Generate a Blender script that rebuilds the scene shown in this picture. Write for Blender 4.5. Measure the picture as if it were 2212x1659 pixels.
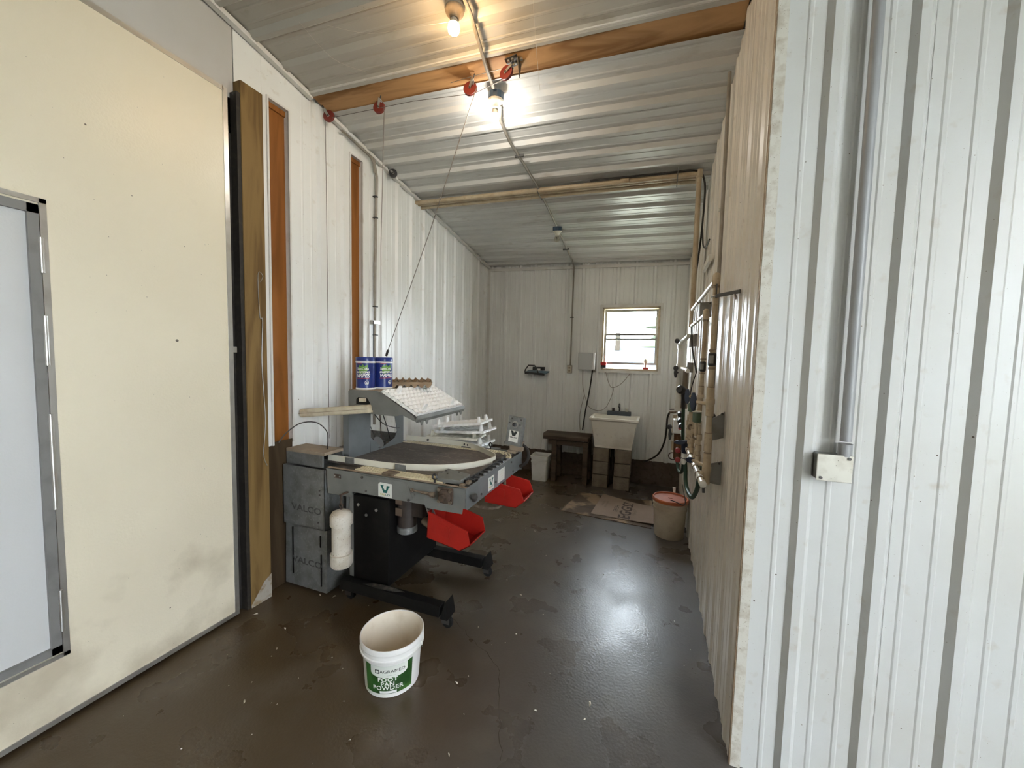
import bpy, math, random
from mathutils import Vector, Matrix
random.seed(7)
for _o in list(bpy.data.objects):
    bpy.data.objects.remove(_o, do_unlink=True)
scene = bpy.context.scene
COL = scene.collection

# ------------------------------------------------------------------ camera
YAW, TILT, ROLL, FPX = 0.3555, 0.0653, 0.0230, 831.1
def camera():
    cd = bpy.data.cameras.new('camera'); co = bpy.data.objects.new('camera', cd); COL.objects.link(co)
    cd.sensor_fit = 'HORIZONTAL'; cd.sensor_width = 36.0; cd.lens = FPX / 2212 * 36.0
    cd.clip_start = 0.02; cd.clip_end = 300
    fwd0 = Vector((-math.sin(YAW), math.cos(YAW), 0)); r0 = Vector((math.cos(YAW), math.sin(YAW), 0)); u0 = Vector((0, 0, 1))
    fwd = fwd0 * math.cos(TILT) - u0 * math.sin(TILT); up = u0 * math.cos(TILT) + fwd0 * math.sin(TILT)
    right = r0 * math.cos(ROLL) + up * math.sin(ROLL); up2 = up * math.cos(ROLL) - r0 * math.sin(ROLL)
    m = Matrix.Identity(4)
    for i in range(3):
        m[i][0] = right[i]; m[i][1] = up2[i]; m[i][2] = -fwd[i]
    m.translation = Vector((0, 0, 1.62))
    co.matrix_world = m
    scene.camera = co
camera()

# ------------------------------------------------------------------ world, exposure
SKY = 23.0
def world():
    w = bpy.data.worlds.new('sky'); scene.world = w; w.use_nodes = True
    nt = w.node_tree; nt.nodes.clear()
    out = nt.nodes.new('ShaderNodeOutputWorld'); bg = nt.nodes.new('ShaderNodeBackground')
    bg.inputs[0].default_value = (0.85, 0.92, 1.0, 1); bg.inputs[1].default_value = SKY
    nt.links.new(bg.outputs[0], out.inputs[0])
world()
vs = scene.view_settings
vs.view_transform = 'Standard'; vs.look = 'None'; vs.gamma = 1.0; vs.use_curve_mapping = False
vs.exposure = 0.82
WARM_BULB, COOL_BULB = 225.0, 205.0

# ------------------------------------------------------------------ mesh helpers
def V(*a): return Vector(a)
class MB:
    def __init__(s): s.v = []; s.f = []; s.mi = []
    def add(s, vs_, fs, m=0):
        b = len(s.v); s.v += [tuple(x) for x in vs_]
        for f in fs: s.f.append([b + i for i in f]); s.mi.append(m)
        return s
    def box(s, x0, x1, y0, y1, z0, z1, m=0):
        return s.add([(x0,y0,z0),(x1,y0,z0),(x1,y1,z0),(x0,y1,z0),(x0,y0,z1),(x1,y0,z1),(x1,y1,z1),(x0,y1,z1)],
                     [(0,3,2,1),(4,5,6,7),(0,1,5,4),(1,2,6,5),(2,3,7,6),(3,0,4,7)], m)
    def obox(s, c, ax, ay, az, m=0):
        c = Vector(c); ax, ay, az = Vector(ax), Vector(ay), Vector(az)
        if ax.cross(ay).dot(az) < 0: ax = -ax
        p = [c + ax*i + ay*j + az*k for k in (-1,1) for j, i in ((-1,-1),(-1,1),(1,1),(1,-1))]
        return s.add(p, [(0,3,2,1),(4,5,6,7),(0,1,5,4),(1,2,6,5),(2,3,7,6),(3,0,4,7)], m)
    def bar(s, p0, p1, w, h, up=(0,0,1), m=0):
        p0, p1, up = Vector(p0), Vector(p1), Vector(up)
        d = (p1-p0); L = d.length; d.normalize(); sd = d.cross(up).normalized(); u = sd.cross(d)
        return s.obox((p0+p1)/2, d*L/2, sd*w/2, u*h/2, m)
    def cyl(s, p0, p1, r0, r1=None, n=16, cap=True, m=0):
        r1 = r0 if r1 is None else r1
        p0, p1 = Vector(p0), Vector(p1); d = (p1-p0).normalized()
        a = d.cross(Vector((0,0,1)) if abs(d.z) < .9 else Vector((1,0,0))).normalized(); b = d.cross(a)
        vs_ = []
        for p, r in ((p0,r0),(p1,r1)):
            for i in range(n):
                t = 2*math.pi*i/n; vs_.append(p + a*(r*math.cos(t)) + b*(r*math.sin(t)))
        fs = [(i,(i+1)%n,n+(i+1)%n,n+i) for i in range(n)]
        if cap: fs += [tuple(range(n-1,-1,-1)), tuple(range(n,2*n))]
        return s.add(vs_, fs, m)
    def tube(s, pts, r, n=8, cap=True, m=0):
        pts = [Vector(p) for p in pts]; vs_ = []; fs = []; N = len(pts); pa = None
        for i, p in enumerate(pts):
            d = (pts[min(i+1,N-1)] - pts[max(i-1,0)]).normalized()
            if pa is None: a = d.cross(Vector((0,0,1)) if abs(d.z) < .9 else Vector((1,0,0))).normalized()
            else: a = (pa - d*pa.dot(d)).normalized()
            pa = a; b = d.cross(a); rr = r[i] if isinstance(r,(list,tuple)) else r
            for k in range(n):
                t = 2*math.pi*k/n; vs_.append(p + a*(rr*math.cos(t)) + b*(rr*math.sin(t)))
        for i in range(N-1):
            for k in range(n): fs.append((i*n+k, i*n+(k+1)%n, (i+1)*n+(k+1)%n, (i+1)*n+k))
        if cap: fs += [tuple(range(n-1,-1,-1)), tuple(range((N-1)*n, N*n))]
        return s.add(vs_, fs, m)
    def lathe(s, c, prof, n=32, axis=(0,0,1), m=0, top=True):
        c = Vector(c); d = Vector(axis).normalized()
        a = d.cross(Vector((0,0,1)) if abs(d.z) < .9 else Vector((1,0,0))).normalized(); b = d.cross(a)
        vs_ = []; fs = []; K = len(prof)
        for r, z in prof:
            for i in range(n):
                t = 2*math.pi*i/n; vs_.append(c + d*z + a*(r*math.cos(t)) + b*(r*math.sin(t)))
        for k in range(K-1):
            for i in range(n): fs.append((k*n+i, k*n+(i+1)%n, (k+1)*n+(i+1)%n, (k+1)*n+i))
        if prof[0][0] > 1e-4: fs.append(tuple(range(n-1,-1,-1)))
        if top and prof[-1][0] > 1e-4: fs.append(tuple(range((K-1)*n, K*n)))
        return s.add(vs_, fs, m)
    def prism(s, poly, d, m=0):
        d = Vector(d); p = [Vector(q) for q in poly]; n = len(p)
        nrm = Vector((0,0,0))
        for i in range(n): nrm += p[i].cross(p[(i+1)%n])
        if nrm.dot(d) > 0: p = p[::-1]
        vs_ = p + [q + d for q in p]
        fs = [tuple(range(n)), tuple(range(2*n-1, n-1, -1))] + [((i+1)%n, i, n+i, n+(i+1)%n) for i in range(n)]
        return s.add(vs_, fs, m)
    def torus(s, c, R, r, axis=(0,0,1), n=24, k=8, m=0):
        c = Vector(c); d = Vector(axis).normalized()
        a = d.cross(Vector((0,0,1)) if abs(d.z) < .9 else Vector((1,0,0))).normalized(); b = d.cross(a)
        vs_ = []; fs = []
        for i in range(n):
            t = 2*math.pi*i/n; e = a*math.cos(t) + b*math.sin(t)
            for j in range(k):
                q = 2*math.pi*j/k; vs_.append(c + e*(R + r*math.cos(q)) + d*(r*math.sin(q)))
        for i in range(n):
            for j in range(k):
                fs.append((i*k+j, ((i+1)%n)*k+j, ((i+1)%n)*k+(j+1)%k, i*k+(j+1)%k))
        return s.add(vs_, fs, m)
    def shear(s, fn):
        s.v = [fn(*p) for p in s.v]; return s
    def build(s, name, mat, parent=None, smooth=False, bevel=0, at=None, label=None, kind=None):
        me = bpy.data.meshes.new(name)
        off = Vector(parent.location) if (parent and parent.parent is None) else Vector((0,0,0))
        if parent is not None and parent.parent is not None:
            off = Vector(parent.parent.location) + Vector(parent.location)
        if parent is None and at is not None: off = Vector(at)
        me.from_pydata([tuple(Vector(p) - off) for p in s.v], [], s.f)
        mats = mat if isinstance(mat, (list, tuple)) else [mat]
        for m in mats: me.materials.append(M[m] if isinstance(m, str) else m)
        if len(mats) > 1:
            for p, i in zip(me.polygons, s.mi): p.material_index = i
        if smooth:
            me.polygons.foreach_set('use_smooth', [True]*len(me.polygons))
            me.set_sharp_from_angle(angle=math.radians(38))
        me.update()
        o = bpy.data.objects.new(name, me); COL.objects.link(o)
        if parent is None: o.location = off
        else: o.parent = parent
        if bevel:
            b = o.modifiers.new('bevel', 'BEVEL'); b.width = bevel; b.segments = 2; b.limit_method = 'ANGLE'; b.angle_limit = math.radians(40)
        if label: o['label'] = label
        if kind: o['kind'] = kind
        return o
def tag(o, label, cat, group=None, kind=None):
    o['label'] = label; o['category'] = cat
    if group: o['group'] = group
    if kind: o['kind'] = kind
    return o
def thing(name, loc, label, cat, group=None, kind=None):
    o = bpy.data.objects.new(name, None); COL.objects.link(o); o.location = loc; o.empty_display_size = .05
    return tag(o, label, cat, group, kind)
def part_copy(src, parent, loc=(0,0,0)):
    c = src.copy(); COL.objects.link(c); c.parent = parent; c.location = loc; return c

# ------------------------------------------------------------------ materials
M = {}
def mat(name, col, rough=.5, metal=0.0, var=None, var2=None, specks=None, bump=None, spec=.5, rvar=0, stretch=None, emit=None):
    """var/var2 = (scale, colour, lo, hi): noise patches of another colour; specks = (scale, colour, size)"""
    m = bpy.data.materials.new(name); m.use_nodes = True; M[name] = m
    nt = m.node_tree; N = nt.nodes; L = nt.links; b = N['Principled BSDF']
    b.inputs['Roughness'].default_value = rough; b.inputs['Metallic'].default_value = metal
    b.inputs['Specular IOR Level'].default_value = spec
    tc = N.new('ShaderNodeTexCoord'); src = tc.outputs['Object']
    if stretch:
        mp = N.new('ShaderNodeMapping'); mp.inputs['Scale'].default_value = stretch; L.new(src, mp.inputs[0]); src = mp.outputs[0]
    cur = None
    def noise(scale, detail=4, vec=None):
        n = N.new('ShaderNodeTexNoise'); n.inputs['Scale'].default_value = scale; n.inputs['Detail'].default_value = detail
        L.new(vec or src, n.inputs['Vector']); return n.outputs['Fac']
    def ramp(fac, lo, hi):
        r = N.new('ShaderNodeMapRange'); r.inputs['From Min'].default_value = lo; r.inputs['From Max'].default_value = hi
        L.new(fac, r.inputs['Value']); return r.outputs['Result']
    def mix(fac, a, c):
        x = N.new('ShaderNodeMix'); x.data_type = 'RGBA'; L.new(fac, x.inputs['Factor'])
        if a is None: x.inputs['A'].default_value = (*col, 1)
        else: L.new(a, x.inputs['A'])
        x.inputs['B'].default_value = (*c, 1); return x.outputs['Result']
    for vv in (var, var2):
        if vv: cur = mix(ramp(noise(vv[0], 6), vv[2], vv[3]), cur, vv[1])
    if specks:
        for sp in (specks if isinstance(specks, list) else [specks]):
            w = N.new('ShaderNodeTexVoronoi'); w.inputs['Scale'].default_value = sp[0]; L.new(tc.outputs['Object'], w.inputs['Vector'])
            n = noise(sp[0]*.37, 2, tc.outputs['Object'])
            mul = N.new('ShaderNodeMath'); mul.operation = 'MULTIPLY'; L.new(ramp(n, .35, .75), mul.inputs[0]); mul.inputs[1].default_value = sp[2]
            le = N.new('ShaderNodeMath'); le.operation = 'LESS_THAN'; L.new(w.outputs['Distance'], le.inputs[0]); L.new(mul.outputs[0], le.inputs[1])
            cur = mix(le.outputs[0], cur, sp[1])
    if cur is None: b.inputs['Base Color'].default_value = (*col, 1)
    else: L.new(cur, b.inputs['Base Color'])
    if rvar:
        r = N.new('ShaderNodeMapRange'); L.new(noise(rvar[0] if isinstance(rvar, tuple) else 6, 5), r.inputs['Value'])
        lo, hi = (rvar[1], rvar[2]) if isinstance(rvar, tuple) else (rough-rvar, rough+rvar)
        r.inputs['From Min'].default_value = .3; r.inputs['From Max'].default_value = .7
        r.inputs['To Min'].default_value = lo; r.inputs['To Max'].default_value = hi; L.new(r.outputs['Result'], b.inputs['Roughness'])
    if bump:
        bp = N.new('ShaderNodeBump'); bp.inputs['Strength'].default_value = bump[1]; bp.inputs['Distance'].default_value = bump[2] if len(bump) > 2 else .01
        L.new(noise(bump[0], 6), bp.inputs['Height']); L.new(bp.outputs[0], b.inputs['Normal'])
    if emit:
        b.inputs['Emission Color'].default_value = (*emit[0], 1); b.inputs['Emission Strength'].default_value = emit[1]
    return m
def wood(name, dark, light, scale=9, axis='z', rough=.6, knots=True):
    m = bpy.data.materials.new(name); m.use_nodes = True; M[name] = m
    nt = m.node_tree; N = nt.nodes; L = nt.links; b = N['Principled BSDF']; b.inputs['Roughness'].default_value = rough; b.inputs['Specular IOR Level'].default_value = .2
    tc = N.new('ShaderNodeTexCoord'); mp = N.new('ShaderNodeMapping')
    sc = {'x': (.12,1,1), 'y': (1,.12,1), 'z': (1,1,.09)}[axis]; mp.inputs['Scale'].default_value = sc
    L.new(tc.outputs['Object'], mp.inputs[0])
    n = N.new('ShaderNodeTexNoise'); n.inputs['Scale'].default_value = scale; n.inputs['Detail'].default_value = 5; n.inputs['Distortion'].default_value = 1.2
    L.new(mp.outputs[0], n.inputs['Vector'])
    w = N.new('ShaderNodeMath'); w.operation = 'MULTIPLY'; w.inputs[1].default_value = 14; L.new(n.outputs['Fac'], w.inputs[0])
    s_ = N.new('ShaderNodeMath'); s_.operation = 'SINE'; L.new(w.outputs[0], s_.inputs[0])
    r = N.new('ShaderNodeMapRange'); r.inputs['From Min'].default_value = -1.2; r.inputs['From Max'].default_value = 1; L.new(s_.outputs[0], r.inputs['Value'])
    x = N.new('ShaderNodeMix'); x.data_type = 'RGBA'; L.new(r.outputs['Result'], x.inputs['Factor'])
    x.inputs['A'].default_value = (*dark, 1); x.inputs['B'].default_value = (*light, 1); cur = x.outputs['Result']
    if knots:
        vo = N.new('ShaderNodeTexVoronoi'); vo.inputs['Scale'].default_value = 2.3
        mk = N.new('ShaderNodeMapping'); mk.inputs['Scale'].default_value = {'x': (.6,1,1), 'y': (1,.6,1), 'z': (1,1,.6)}[axis]
        L.new(tc.outputs['Object'], mk.inputs[0]); L.new(mk.outputs[0], vo.inputs['Vector'])
        rk = N.new('ShaderNodeMapRange'); rk.inputs['From Min'].default_value = .035; rk.inputs['From Max'].default_value = .06
        rk.inputs['To Min'].default_value = 1; rk.inputs['To Max'].default_value = 0; L.new(vo.outputs['Distance'], rk.inputs['Value'])
        x2 = N.new('ShaderNodeMix'); x2.data_type = 'RGBA'; L.new(rk.outputs['Result'], x2.inputs['Factor']); L.new(cur, x2.inputs['A'])
        x2.inputs['B'].default_value = (dark[0]*.3, dark[1]*.22, dark[2]*.2, 1); cur = x2.outputs['Result']
    L.new(cur, b.inputs['Base Color'])
    return m

SPK = (.11,.085,.06)
mat('panel_white', (.62,.62,.60), .32, var=(1.6,(.55,.53,.48),.45,.8), var2=(16,(.50,.45,.38),.62,.85), specks=[(11,SPK,.045),(34,(.2,.16,.12),.075),(90,(.30,.26,.21),.10)], bump=(2.5,.12,.02))
mat('panel_left', (.76,.76,.74), .30, var=(1.3,(.68,.66,.61),.45,.8), var2=(14,(.58,.53,.46),.64,.85), specks=[(11,SPK,.05),(38,(.2,.16,.12),.08)], bump=(2.2,.12,.02))
mat('panel_right', (.69,.64,.565), .30, var=(1.8,(.58,.53,.455),.4,.75), var2=(18,(.40,.33,.25),.62,.85), specks=[(12,SPK,.06),(45,(.16,.12,.09),.10)], bump=(2.2,.12,.02))
mat('panel_back', (.80,.80,.78), .36, var=(1.5,(.71,.70,.67),.4,.8), specks=[(22,SPK,.05)], bump=(2.2,.12,.02))
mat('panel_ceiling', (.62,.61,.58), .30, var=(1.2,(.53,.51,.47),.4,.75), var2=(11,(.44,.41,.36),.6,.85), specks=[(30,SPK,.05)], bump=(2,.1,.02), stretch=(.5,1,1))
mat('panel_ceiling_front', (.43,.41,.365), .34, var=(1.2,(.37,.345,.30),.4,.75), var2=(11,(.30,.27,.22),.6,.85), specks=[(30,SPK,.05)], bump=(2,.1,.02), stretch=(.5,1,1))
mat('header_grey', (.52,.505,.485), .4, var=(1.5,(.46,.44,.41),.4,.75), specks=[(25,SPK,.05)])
mat('trim_white', (.66,.64,.60), .4, var=(9,(.50,.45,.38),.55,.85), specks=[(45,SPK,.08)])
mat('edge_trim', (.62,.59,.52), .55, var=(30,(.45,.40,.32),.45,.7), specks=[(170,(.30,.25,.19),.30),(50,(.16,.12,.09),.09)], bump=(60,.3,.004))
mat('brown_edge', (.30,.21,.13), .6, var=(40,(.45,.36,.26),.5,.7))
mat('door_cream', (.77,.70,.55), .34, var=(1.1,(.73,.655,.51),.4,.7), var2=(3.5,(.52,.46,.36),.70,.95), specks=[(4.5,(.13,.11,.09),.045),(11,(.25,.22,.18),.05),(30,(.35,.31,.25),.07)], bump=(90,.25,.004))
mat('door_grey', (.60,.60,.60), .45, var=(1.5,(.56,.56,.55),.4,.7), specks=[(9,(.3,.3,.3),.03)], bump=(120,.12,.003))
mat('alu', (.62,.61,.58), .34, .85, var=(8,(.45,.43,.40),.5,.8))
mat('alu_dark', (.24,.235,.23), .42, .25, var=(12,(.18,.175,.17),.5,.8))
mat('galv', (.22,.225,.22), .45, .40, var=(14,(.16,.16,.15),.42,.65), var2=(60,(.28,.28,.27),.55,.75), bump=(30,.05,.004))
mat('machine_grey', (.185,.186,.172), .48, .15, var=(7,(.13,.133,.122),.45,.75), var2=(22,(.24,.21,.17),.66,.85), specks=[(40,(.10,.08,.06),.06)])
mat('machine_blue', (.172,.183,.186), .45, .15, var=(7,(.13,.14,.14),.45,.75))
mat('steel_edge', (.45,.47,.50), .25, .8)
mat('black_paint', (.004,.004,.004), .5, var=(10,(.016,.014,.012),.55,.8), spec=.25)
mat('black_rubber', (.012,.012,.012), .75, spec=.2)
mat('dusty_black', (.05,.045,.04), .75, var=(22,(.16,.13,.10),.52,.78))
mat('belt', (.105,.085,.07), .7, var=(3,(.15,.125,.105),.4,.7), var2=(24,(.34,.28,.22),.58,.80), specks=[(45,(.50,.44,.36),.14),(18,(.30,.24,.19),.10)], bump=(40,.25,.006), stretch=(1,2.5,1))
mat('fence_white', (.74,.71,.60), .35, var=(4,(.56,.51,.38),.5,.85))
mat('chain_cream', (.74,.66,.46), .45, var=(12,(.55,.46,.30),.5,.8))
mat('rust', (.055,.036,.026), .75, .1, var=(30,(.10,.065,.042),.45,.7), bump=(60,.4,.006))
mat('rust_light', (.20,.155,.11), .65, .2, var=(30,(.10,.068,.045),.45,.7))
mat('pvc_white', (.62,.57,.49), .42, var=(14,(.46,.39,.29),.45,.75), specks=[(120,(.16,.115,.075),.30),(60,(.10,.075,.055),.13)])
mat('pvc_tan', (.50,.41,.28), .42, var=(7,(.38,.28,.17),.4,.75), var2=(40,(.34,.24,.14),.58,.78), specks=[(90,(.14,.09,.05),.12)])
mat('pvc_clean', (.72,.70,.64), .35, var=(8,(.60,.55,.45),.5,.8))
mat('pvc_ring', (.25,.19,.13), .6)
mat('blue_plastic', (.012,.022,.05), .4)
mat('black_plastic', (.02,.02,.022), .4)
mat('gauge_glass', (.25,.24,.22), .1)
mat('green_valve', (.07,.12,.07), .5, var=(20,(.10,.13,.09),.4,.7))
mat('red_valve', (.32,.03,.03), .4)
mat('hose_green', (.018,.052,.032), .5)
mat('plate_grey', (.27,.265,.245), .5, .2, var=(14,(.20,.19,.17),.42,.65))
mat('hose_black', (.025,.022,.02), .5)
mat('brown_glass', (.10,.045,.02), .25)
mat('red_bin', (.36,.016,.010), .42, var=(8,(.26,.012,.008),.55,.85), spec=.3)
mat('red_pulley', (.17,.026,.018), .4, var=(20,(.22,.02,.015),.5,.8))
mat('dark_red', (.16,.02,.015), .45)
mat('steel', (.45,.44,.42), .35, .7, var=(20,(.30,.27,.22),.5,.8))
mat('dark_steel', (.09,.085,.08), .45, .6)
mat('cable', (.16,.14,.12), .5, .3)
mat('conduit_grey', (.34,.345,.35), .42, .1, var=(6,(.29,.29,.29),.4,.7))
mat('conduit_dirty', (.30,.27,.23), .5, .2, var=(9,(.20,.17,.13),.45,.75))
mat('box_metal', (.62,.60,.53), .42, .35, var=(22,(.50,.47,.40),.45,.7), specks=[(75,(.08,.07,.05),.18)])
wood('post_wood', (.10,.055,.018), (.215,.135,.05), 9, 'z')
wood('stud_wood', (.16,.055,.012), (.26,.098,.022), 7, 'z')
wood('beam_wood', (.20,.095,.034), (.46,.26,.115), 7, 'x')
wood('stool_wood', (.045,.032,.022), (.10,.072,.052), 8, 'x', knots=False)
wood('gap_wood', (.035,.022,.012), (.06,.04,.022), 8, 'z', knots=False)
wood('sill_wood', (.42,.34,.22), (.60,.50,.36), 8, 'x', knots=False)
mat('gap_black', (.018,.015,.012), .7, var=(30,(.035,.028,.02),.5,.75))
mat('mould', (.36,.32,.27), .8, var=(30,(.24,.18,.11),.45,.65))
mat('crack_dark', (.038,.028,.020), .9)
mat('curb', (.085,.062,.045), .85, var=(3,(.13,.10,.08),.4,.7), var2=(18,(.05,.035,.025),.5,.75), bump=(20,.5,.02))
mat('block', (.20,.165,.125), .9, var=(9,(.14,.11,.08),.4,.7), bump=(45,.6,.01))
mat('pail_white', (.82,.82,.80), .38, var=(9,(.60,.57,.50),.55,.85), specks=[(60,(.3,.25,.2),.05)])
mat('bucket_white', (.78,.77,.74), .35, var=(6,(.70,.67,.60),.55,.85), specks=[(70,(.30,.25,.18),.05)])
mat('bucket_inside', (.84,.76,.64), .5, var=(9,(.62,.52,.38),.5,.8), specks=[(40,(.25,.18,.1),.04)])
mat('bucket_dirty', (.60,.52,.40), .5, var=(7,(.44,.35,.25),.42,.72), specks=[(40,(.16,.12,.08),.12),(18,(.10,.08,.06),.06)])
mat('orange_lid', (.48,.12,.035), .4, var=(9,(.36,.10,.05),.4,.7))
mat('orange_lid_top', (.40,.13,.075), .45, var=(12,(.30,.10,.06),.4,.7))
mat('label_green', (.035,.14,.025), .4, var=(7,(.015,.06,.012),.42,.62), var2=(11,(.10,.26,.05),.60,.75))
mat('label_pale', (.70,.72,.66), .4)
mat('ink_black', (.015,.02,.02), .5)
mat('ink_green', (.0,.10,.085), .5)
mat('ink_yellow', (.55,.45,.08), .5)
mat('ink_white', (.78,.78,.74), .5)
mat('ink_red', (.50,.04,.05), .5)
mat('ink_faint', (.06,.06,.058), .6, var=(60,(.12,.12,.12),.45,.7))
mat('sticker', (.74,.73,.68), .45, var=(20,(.60,.57,.46),.6,.85))
mat('can_blue', (.012,.025,.16), .3, var=(12,(.02,.045,.22),.45,.7))
mat('can_green', (.13,.30,.05), .4)
mat('can_white', (.78,.78,.76), .35)
mat('egg_white_plastic', (.84,.84,.82), .4)
mat('egg_cream_plastic', (.72,.69,.58), .45)
mat('pulp', (.33,.235,.15), .9, var=(18,(.24,.165,.10),.42,.7), bump=(80,.4,.004))
mat('bar_cream', (.64,.57,.42), .5, var=(14,(.45,.36,.24),.5,.78), specks=[(70,(.2,.14,.09),.1)])
mat('shelf_top', (.36,.28,.20), .7, var=(12,(.28,.22,.16),.4,.7))
mat('cardboard', (.24,.165,.10), .85, var=(2.6,(.075,.050,.032),.46,.52), bump=(30,.1,.004))
mat('cardboard_light', (.25,.18,.13), .85, var=(3,(.20,.14,.10),.4,.7))
mat('cardboard_ink', (.055,.034,.026), .85)
mat('cardboard_ink_pale', (.14,.095,.065), .85)
mat('sink_white', (.82,.78,.70), .4, var=(4,(.56,.50,.41),.5,.8), var2=(24,(.45,.36,.26),.64,.85))
mat('faucet_blue', (.06,.075,.095), .4)
mat('dispenser', (.50,.50,.49), .45)
mat('white_plastic', (.80,.80,.80), .35)
mat('outlet', (.50,.45,.35), .5)
mat('tool_blue', (.10,.16,.20), .4)
mat('sill_red', (.60,.03,.03), .4)
mat('porcelain', (.72,.69,.60), .3, var=(40,(.45,.35,.22),.55,.75))
mat('fixture_blue', (.03,.06,.10), .4)
mat('warm_bulb', (1,.9,.7), .3, emit=((1.0,.66,.33), WARM_BULB))
mat('cool_bulb', (1,1,.95), .3, emit=((1.0,.94,.84), COOL_BULB))
mat('bulb_neck', (.45,.42,.36), .5)
mat('holder_dimmed', (.22,.16,.10), .6, var=(30,(.34,.27,.19),.5,.8))  # porcelain painted darker to offset the glare of the near bulb
mat('motor_dark', (.030,.022,.018), .6, var=(20,(.05,.035,.028),.45,.7))
mat('feather', (.62,.58,.50), .8)
mat('ground', (.42,.40,.34), .9, var=(.6,(.30,.33,.20),.4,.65))
mat('house_wall', (.70,.68,.64), .8)
mat('house_roof', (.040,.048,.060), .9, spec=.1)
mat('bark', (.030,.024,.018), .95, spec=.1)
mat('leaves', (.035,.045,.028), .9, spec=.1)
mat('log_wood', (.045,.030,.018), .95, spec=.1)
def brown_door_foot():   # brown noise patches on the sliding door, denser towards its foot
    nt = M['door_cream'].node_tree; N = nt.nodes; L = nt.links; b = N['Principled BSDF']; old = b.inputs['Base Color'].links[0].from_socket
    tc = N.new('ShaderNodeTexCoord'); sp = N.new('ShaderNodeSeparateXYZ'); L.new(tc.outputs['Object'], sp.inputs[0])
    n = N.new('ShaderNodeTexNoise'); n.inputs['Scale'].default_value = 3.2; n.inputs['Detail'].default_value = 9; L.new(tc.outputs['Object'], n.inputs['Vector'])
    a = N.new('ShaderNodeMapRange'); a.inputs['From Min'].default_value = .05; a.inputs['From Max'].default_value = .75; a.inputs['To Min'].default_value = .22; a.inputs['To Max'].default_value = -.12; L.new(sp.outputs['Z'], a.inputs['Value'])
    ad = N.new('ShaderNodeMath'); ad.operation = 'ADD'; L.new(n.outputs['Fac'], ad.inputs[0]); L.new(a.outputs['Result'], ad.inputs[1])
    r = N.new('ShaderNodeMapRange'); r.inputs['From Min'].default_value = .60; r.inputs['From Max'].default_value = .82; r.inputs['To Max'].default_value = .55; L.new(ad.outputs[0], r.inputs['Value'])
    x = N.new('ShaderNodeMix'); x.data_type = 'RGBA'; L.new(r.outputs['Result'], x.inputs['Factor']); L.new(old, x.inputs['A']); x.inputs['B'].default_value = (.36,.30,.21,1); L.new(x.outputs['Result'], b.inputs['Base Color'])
brown_door_foot()
def glass(name, col=(1,1,1), alpha=.12, rough=.02):
    m = bpy.data.materials.new(name); m.use_nodes = True; M[name] = m
    nt = m.node_tree; N = nt.nodes; N.clear(); L = nt.links
    o = N.new('ShaderNodeOutputMaterial'); t = N.new('ShaderNodeBsdfTransparent'); g = N.new('ShaderNodeBsdfGlossy'); x = N.new('ShaderNodeMixShader')
    t.inputs[0].default_value = (*col, 1); g.inputs['Roughness'].default_value = rough; x.inputs[0].default_value = alpha
    L.new(t.outputs[0], x.inputs[1]); L.new(g.outputs[0], x.inputs[2]); L.new(x.outputs[0], o.inputs[0])
glass('pane', (.95,.97,.97), .06)
glass('clear_bulb', (.88,.85,.78), .16)
def floor_mat():
    m = bpy.data.materials.new('concrete'); m.use_nodes = True; M['concrete'] = m
    nt = m.node_tree; N = nt.nodes; L = nt.links; b = N['Principled BSDF']
    tc = N.new('ShaderNodeTexCoord'); src = tc.outputs['Object']
    def noise(sc, det=6, dist=0):
        n = N.new('ShaderNodeTexNoise'); n.inputs['Scale'].default_value = sc; n.inputs['Detail'].default_value = det; n.inputs['Distortion'].default_value = dist
        L.new(src, n.inputs['Vector']); return n.outputs['Fac']
    def mr(f, a, c, x=0, y=1):
        r = N.new('ShaderNodeMapRange'); r.interpolation_type = 'SMOOTHSTEP'; r.inputs['From Min'].default_value = a; r.inputs['From Max'].default_value = c
        r.inputs['To Min'].default_value = x; r.inputs['To Max'].default_value = y; L.new(f, r.inputs['Value']); return r.outputs['Result']
    def mix(f, a, c):
        x = N.new('ShaderNodeMix'); x.data_type = 'RGBA'; L.new(f, x.inputs['Factor'])
        if isinstance(a, tuple): x.inputs['A'].default_value = (*a, 1)
        else: L.new(a, x.inputs['A'])
        if isinstance(c, tuple): x.inputs['B'].default_value = (*c, 1)
        else: L.new(c, x.inputs['B'])
        return x.outputs['Result']
    # dusty brown towards the sliding door, plain grey along the right wall
    sep = N.new('ShaderNodeSeparateXYZ'); L.new(src, sep.inputs[0])
    wob = N.new('ShaderNodeMath'); wob.operation = 'MULTIPLY_ADD'; L.new(noise(1.1, 4), wob.inputs[0]); wob.inputs[1].default_value = 1.2; L.new(sep.outputs['X'], wob.inputs[2])
    c = mix(mr(wob.outputs[0], -.9, .45), (.080,.053,.027), (.085,.076,.071))
    c = mix(mr(noise(1.4, 5), .30, .85, 0, .45), c, (.050,.036,.023))
    c = mix(mr(noise(4, 6), .42, .95, 0, .6), c, (.13,.11,.085))
    c = mix(mr(noise(2.6, 6), .52, .85, 0, .45), c, (.17,.145,.115))
    c = mix(mr(noise(45, 4), .55, .75, 0, .22), c, (.05,.04,.03))
    L.new(c, b.inputs['Base Color'])
    L.new(mr(noise(3.5, 8), .3, .7, .25, .36), b.inputs['Roughness'])
    b.inputs['Specular IOR Level'].default_value = .55
    bp = N.new('ShaderNodeBump'); bp.inputs['Strength'].default_value = .20; bp.inputs['Distance'].default_value = .005
    L.new(noise(75, 4), bp.inputs['Height']); L.new(bp.outputs[0], b.inputs['Normal'])
floor_mat()

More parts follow.
